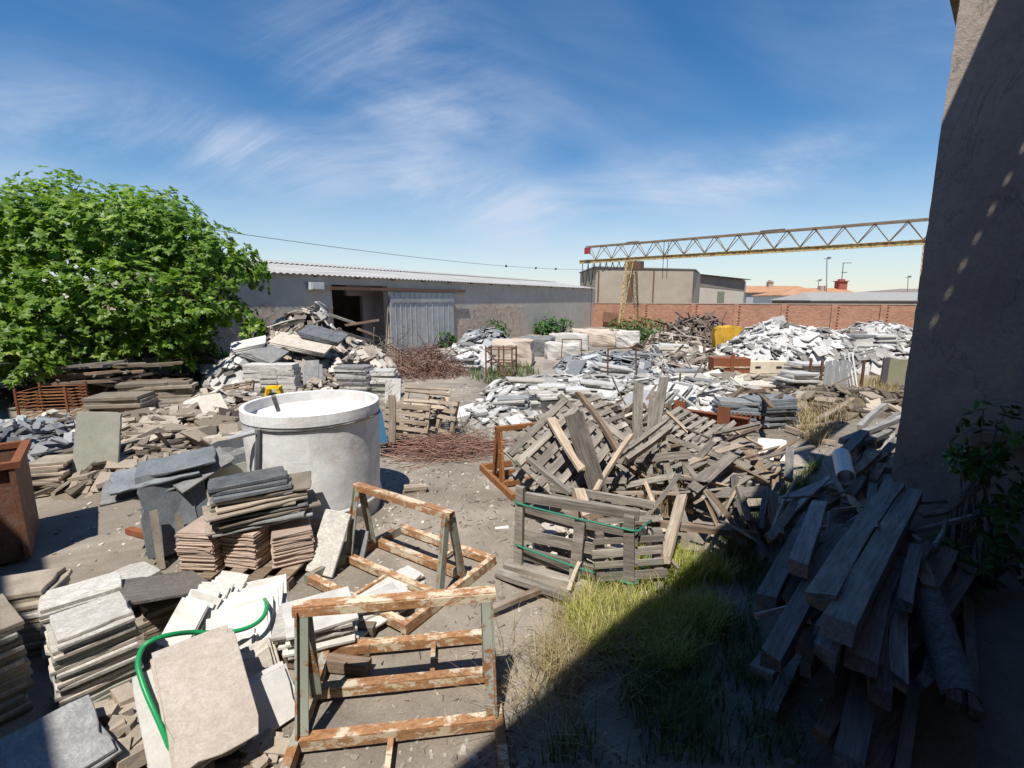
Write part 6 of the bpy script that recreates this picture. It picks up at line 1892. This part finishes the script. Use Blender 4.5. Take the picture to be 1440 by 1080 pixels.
heap('scrap_heap', 'tan scrap and boards beside the dark wall at the right', 'scrap heap', (18.6, 21.2, 0), 1.5, 1.6, 1.2, 150, (.3, .8), 'brown_rubble', 347, flat_=.5, planks=.4)
heap('scrap_heap', 'broken stone and sticks on the ground below the right stacks', 'scrap heap', tuple(G0(1190, 570)), 2.2, 1.6, .4, 170, (.2, .6), 'brown_rubble', 348, flat_=.35, planks=.45)
p = D(1218, 500, 21.2)
for k, dx in enumerate((-.45, .5)):
    stack((p.x + dx, p.y + .05 * k, .4), R(2), 10, .95, .9, .095, 'white_marble', 'thick grey white slab', ('in the left half of the stack near the wall', 'in the right half of the stack near the wall')[k], seed=349 + k, jit=.05, rough=.01, mats=['white_marble', 'grey_stone', 'white_marble'])
# yellow tarp covered block
p = D(1024, 497, 25.0); p.z = 0
m = MB(351)
bm_ = bmesh.new(); bmesh.ops.create_cube(bm_, size=1.0); bmesh.ops.subdivide_edges(bm_, edges=bm_.edges, cuts=9, use_grid_fill=True)
for v in bm_.verts:
    q = V((v.co.x * 1.5, v.co.y * 1.0, (v.co.z + .5) * 1.5)); q.x *= 1 + .06 * noise.noise((q.z * 2, q.y * 2, 1)); f = 1.2 * (1 - (v.co.z + .5) * .5)
    q += noise.noise_vector(V((q.x * 3, q.y * 3, q.z * .8))) * .10
    if v.co.z > .45: q.z -= .12 * (abs(v.co.x) * 2) ** 3 + .1 * noise.noise((q.x * 3, q.y * 3, 4))
    v.co = q
me = bpy.data.meshes.new('yellow_tarp'); bm_.to_mesh(me); bm_.free(); me.materials.append(M['yellow_tarp'])
o = bpy.data.objects.new('yellow_tarp', me); COL.objects.link(o); o.matrix_world = TRS((p.x, p.y, 0), R(-10))
tag(o, 'yellow tarpaulin wrapped over a block beside the white marble heap', 'tarpaulin')
# bundle of zinc sheets standing in a stillage
p = G0(1172, 552)
zn = thing('sheet_stillage', 'rusty stillage holding upright zinc sheets below the marble heaps', 'stillage', tuple(p + V((0, 0, .2))), R(-2))
for i in range(7):
    m = MB(352 + i); x = -.42 + i * .115; m.box(TRS((x, -.2 + .015 * (i % 2), .42), R(14)), .125, .012, .78 + .05 * (i % 3)); m.build('sheet', 'zinc', zn)
for (x, y) in ((-.62, -.3), (.62, -.3), (.62, .3), (-.62, .3)):
    m = MB(360); m.abox(x - .03, x + .03, y - .03, y + .03, -.2, .85); m.build('post', 'rust_dark', zn)
m = MB(361); m.abox(-.65, .65, -.33, .33, -.03, .0); m.build('floor_plate', 'rust_dark', zn)
for i in range(3):
    m = MB(362 + i); m.beam((.36 + i * .09, -.25, .0), (.12 + i * .12, -.1, 1.05), .05, .03); m.build('strip', 'white_strip', zn)
p = G0(1258, 548)
dd_ = thing('door_panel', 'dark framed olive door panel leaning near the dark wall at the right', 'door', tuple(p), R(-8))
m = MB(366)
for x in (-.36, .36): m.abox(x - .09, x + .09, -.03, .03, .05, 1.0)
m.abox(-.27, .27, -.03, .03, .05, .16); m.build('frame', 'dark_door', dd_)
m = MB(367); m.abox(-.2695, .2695, -.02, .02, .1605, .99); m.build('panel', 'olive_panel', dd_)
# rafters lying behind the dark stack
for i, (a, b) in enumerate([((1000, 560), (1080, 548)), ((1010, 575), (1045, 545)), ((1040, 545), (1085, 572)), ((1060, 575), (1100, 556))]):
    p, q = G(*a, .25), G(*b, .75)
    board('old_timber', p, q, .11, .07, 'brown_wood', ('long brown rafter lying behind the big dark stack', 'left sloping rafter behind the big dark stack', 'right sloping rafter behind the big dark stack', 'brown rafter end right of the sloping rafters')[i], 'timber', None, 0, 3700 + i)
for i, (a, b, w_) in enumerate([((1110, 565), (1185, 552), .18), ((1150, 590), (1200, 560), .14), ((1120, 600), (1170, 596), .05), ((1140, 615), (1175, 622), .04), ((1105, 600), (1135, 612), .06)]):
    p, q = G(*a, .12), G(*b, .3 if i < 2 else .08)
    board('old_timber', p, q, w_, .06, 'pale_wood', ('broad pale plank across the dry weeds below the zinc sheets', 'pale plank standing slanted in the dry weeds', 'thin pale stick on the dirt right of the big dark stack', 'thin pale stick nearest the shade on the right', 'short pale stick at the corner of the big dark stack')[i], 'timber', None, 0, 3710 + i)

# ---- litter: splinters round the woodwork, white chips round the marble
def litter(name, label, n, spots, mat, seed, size, thin):
    r = random.Random(seed); m = MB(seed)
    for i in range(n):
        px, py, sx, sy = r.choice(spots)
        p = G0(r.gauss(px, sx), min(1079, max(440, r.gauss(py, sy))))
        s = r.uniform(*size) * (.6 + .06 * p.y)
        mx = TRS((p.x, p.y, ground_z(p.x, p.y) + s * .1), r.uniform(0, 6.28), R(r.gauss(0, 10)), R(r.gauss(0, 10)))
        if thin: m.box(mx, s * r.uniform(2, 6), s * .45, s * .22, None, s * .05)
        else: m.piece(mx, s, s * r.uniform(.5, .9), s * r.uniform(.15, .4))
    return tag(m.build(name, mat), label, 'litter', kind='stuff')
litter('wood_litter', 'wood splinters and twigs littering the dirt round the pallets and racks', 620, [(760, 800, 60, 30), (700, 720, 40, 40), (650, 680, 60, 40), (700, 870, 60, 50), (640, 950, 90, 60), (1080, 640, 40, 30), (600, 720, 60, 40)], 'brown_rubble', 901, (.012, .03), True)
litter('stone_litter', 'pale stone chips littering the dirt round the marble stacks and the tank', 900, [(680, 590, 40, 25), (640, 560, 40, 30), (580, 760, 50, 40), (440, 930, 60, 50), (150, 720, 50, 40), (330, 1040, 60, 30), (640, 640, 50, 40), (1160, 610, 50, 30), (560, 690, 40, 30), (260, 930, 60, 40)], 'mixed_rubble', 902, (.02, .06), False)
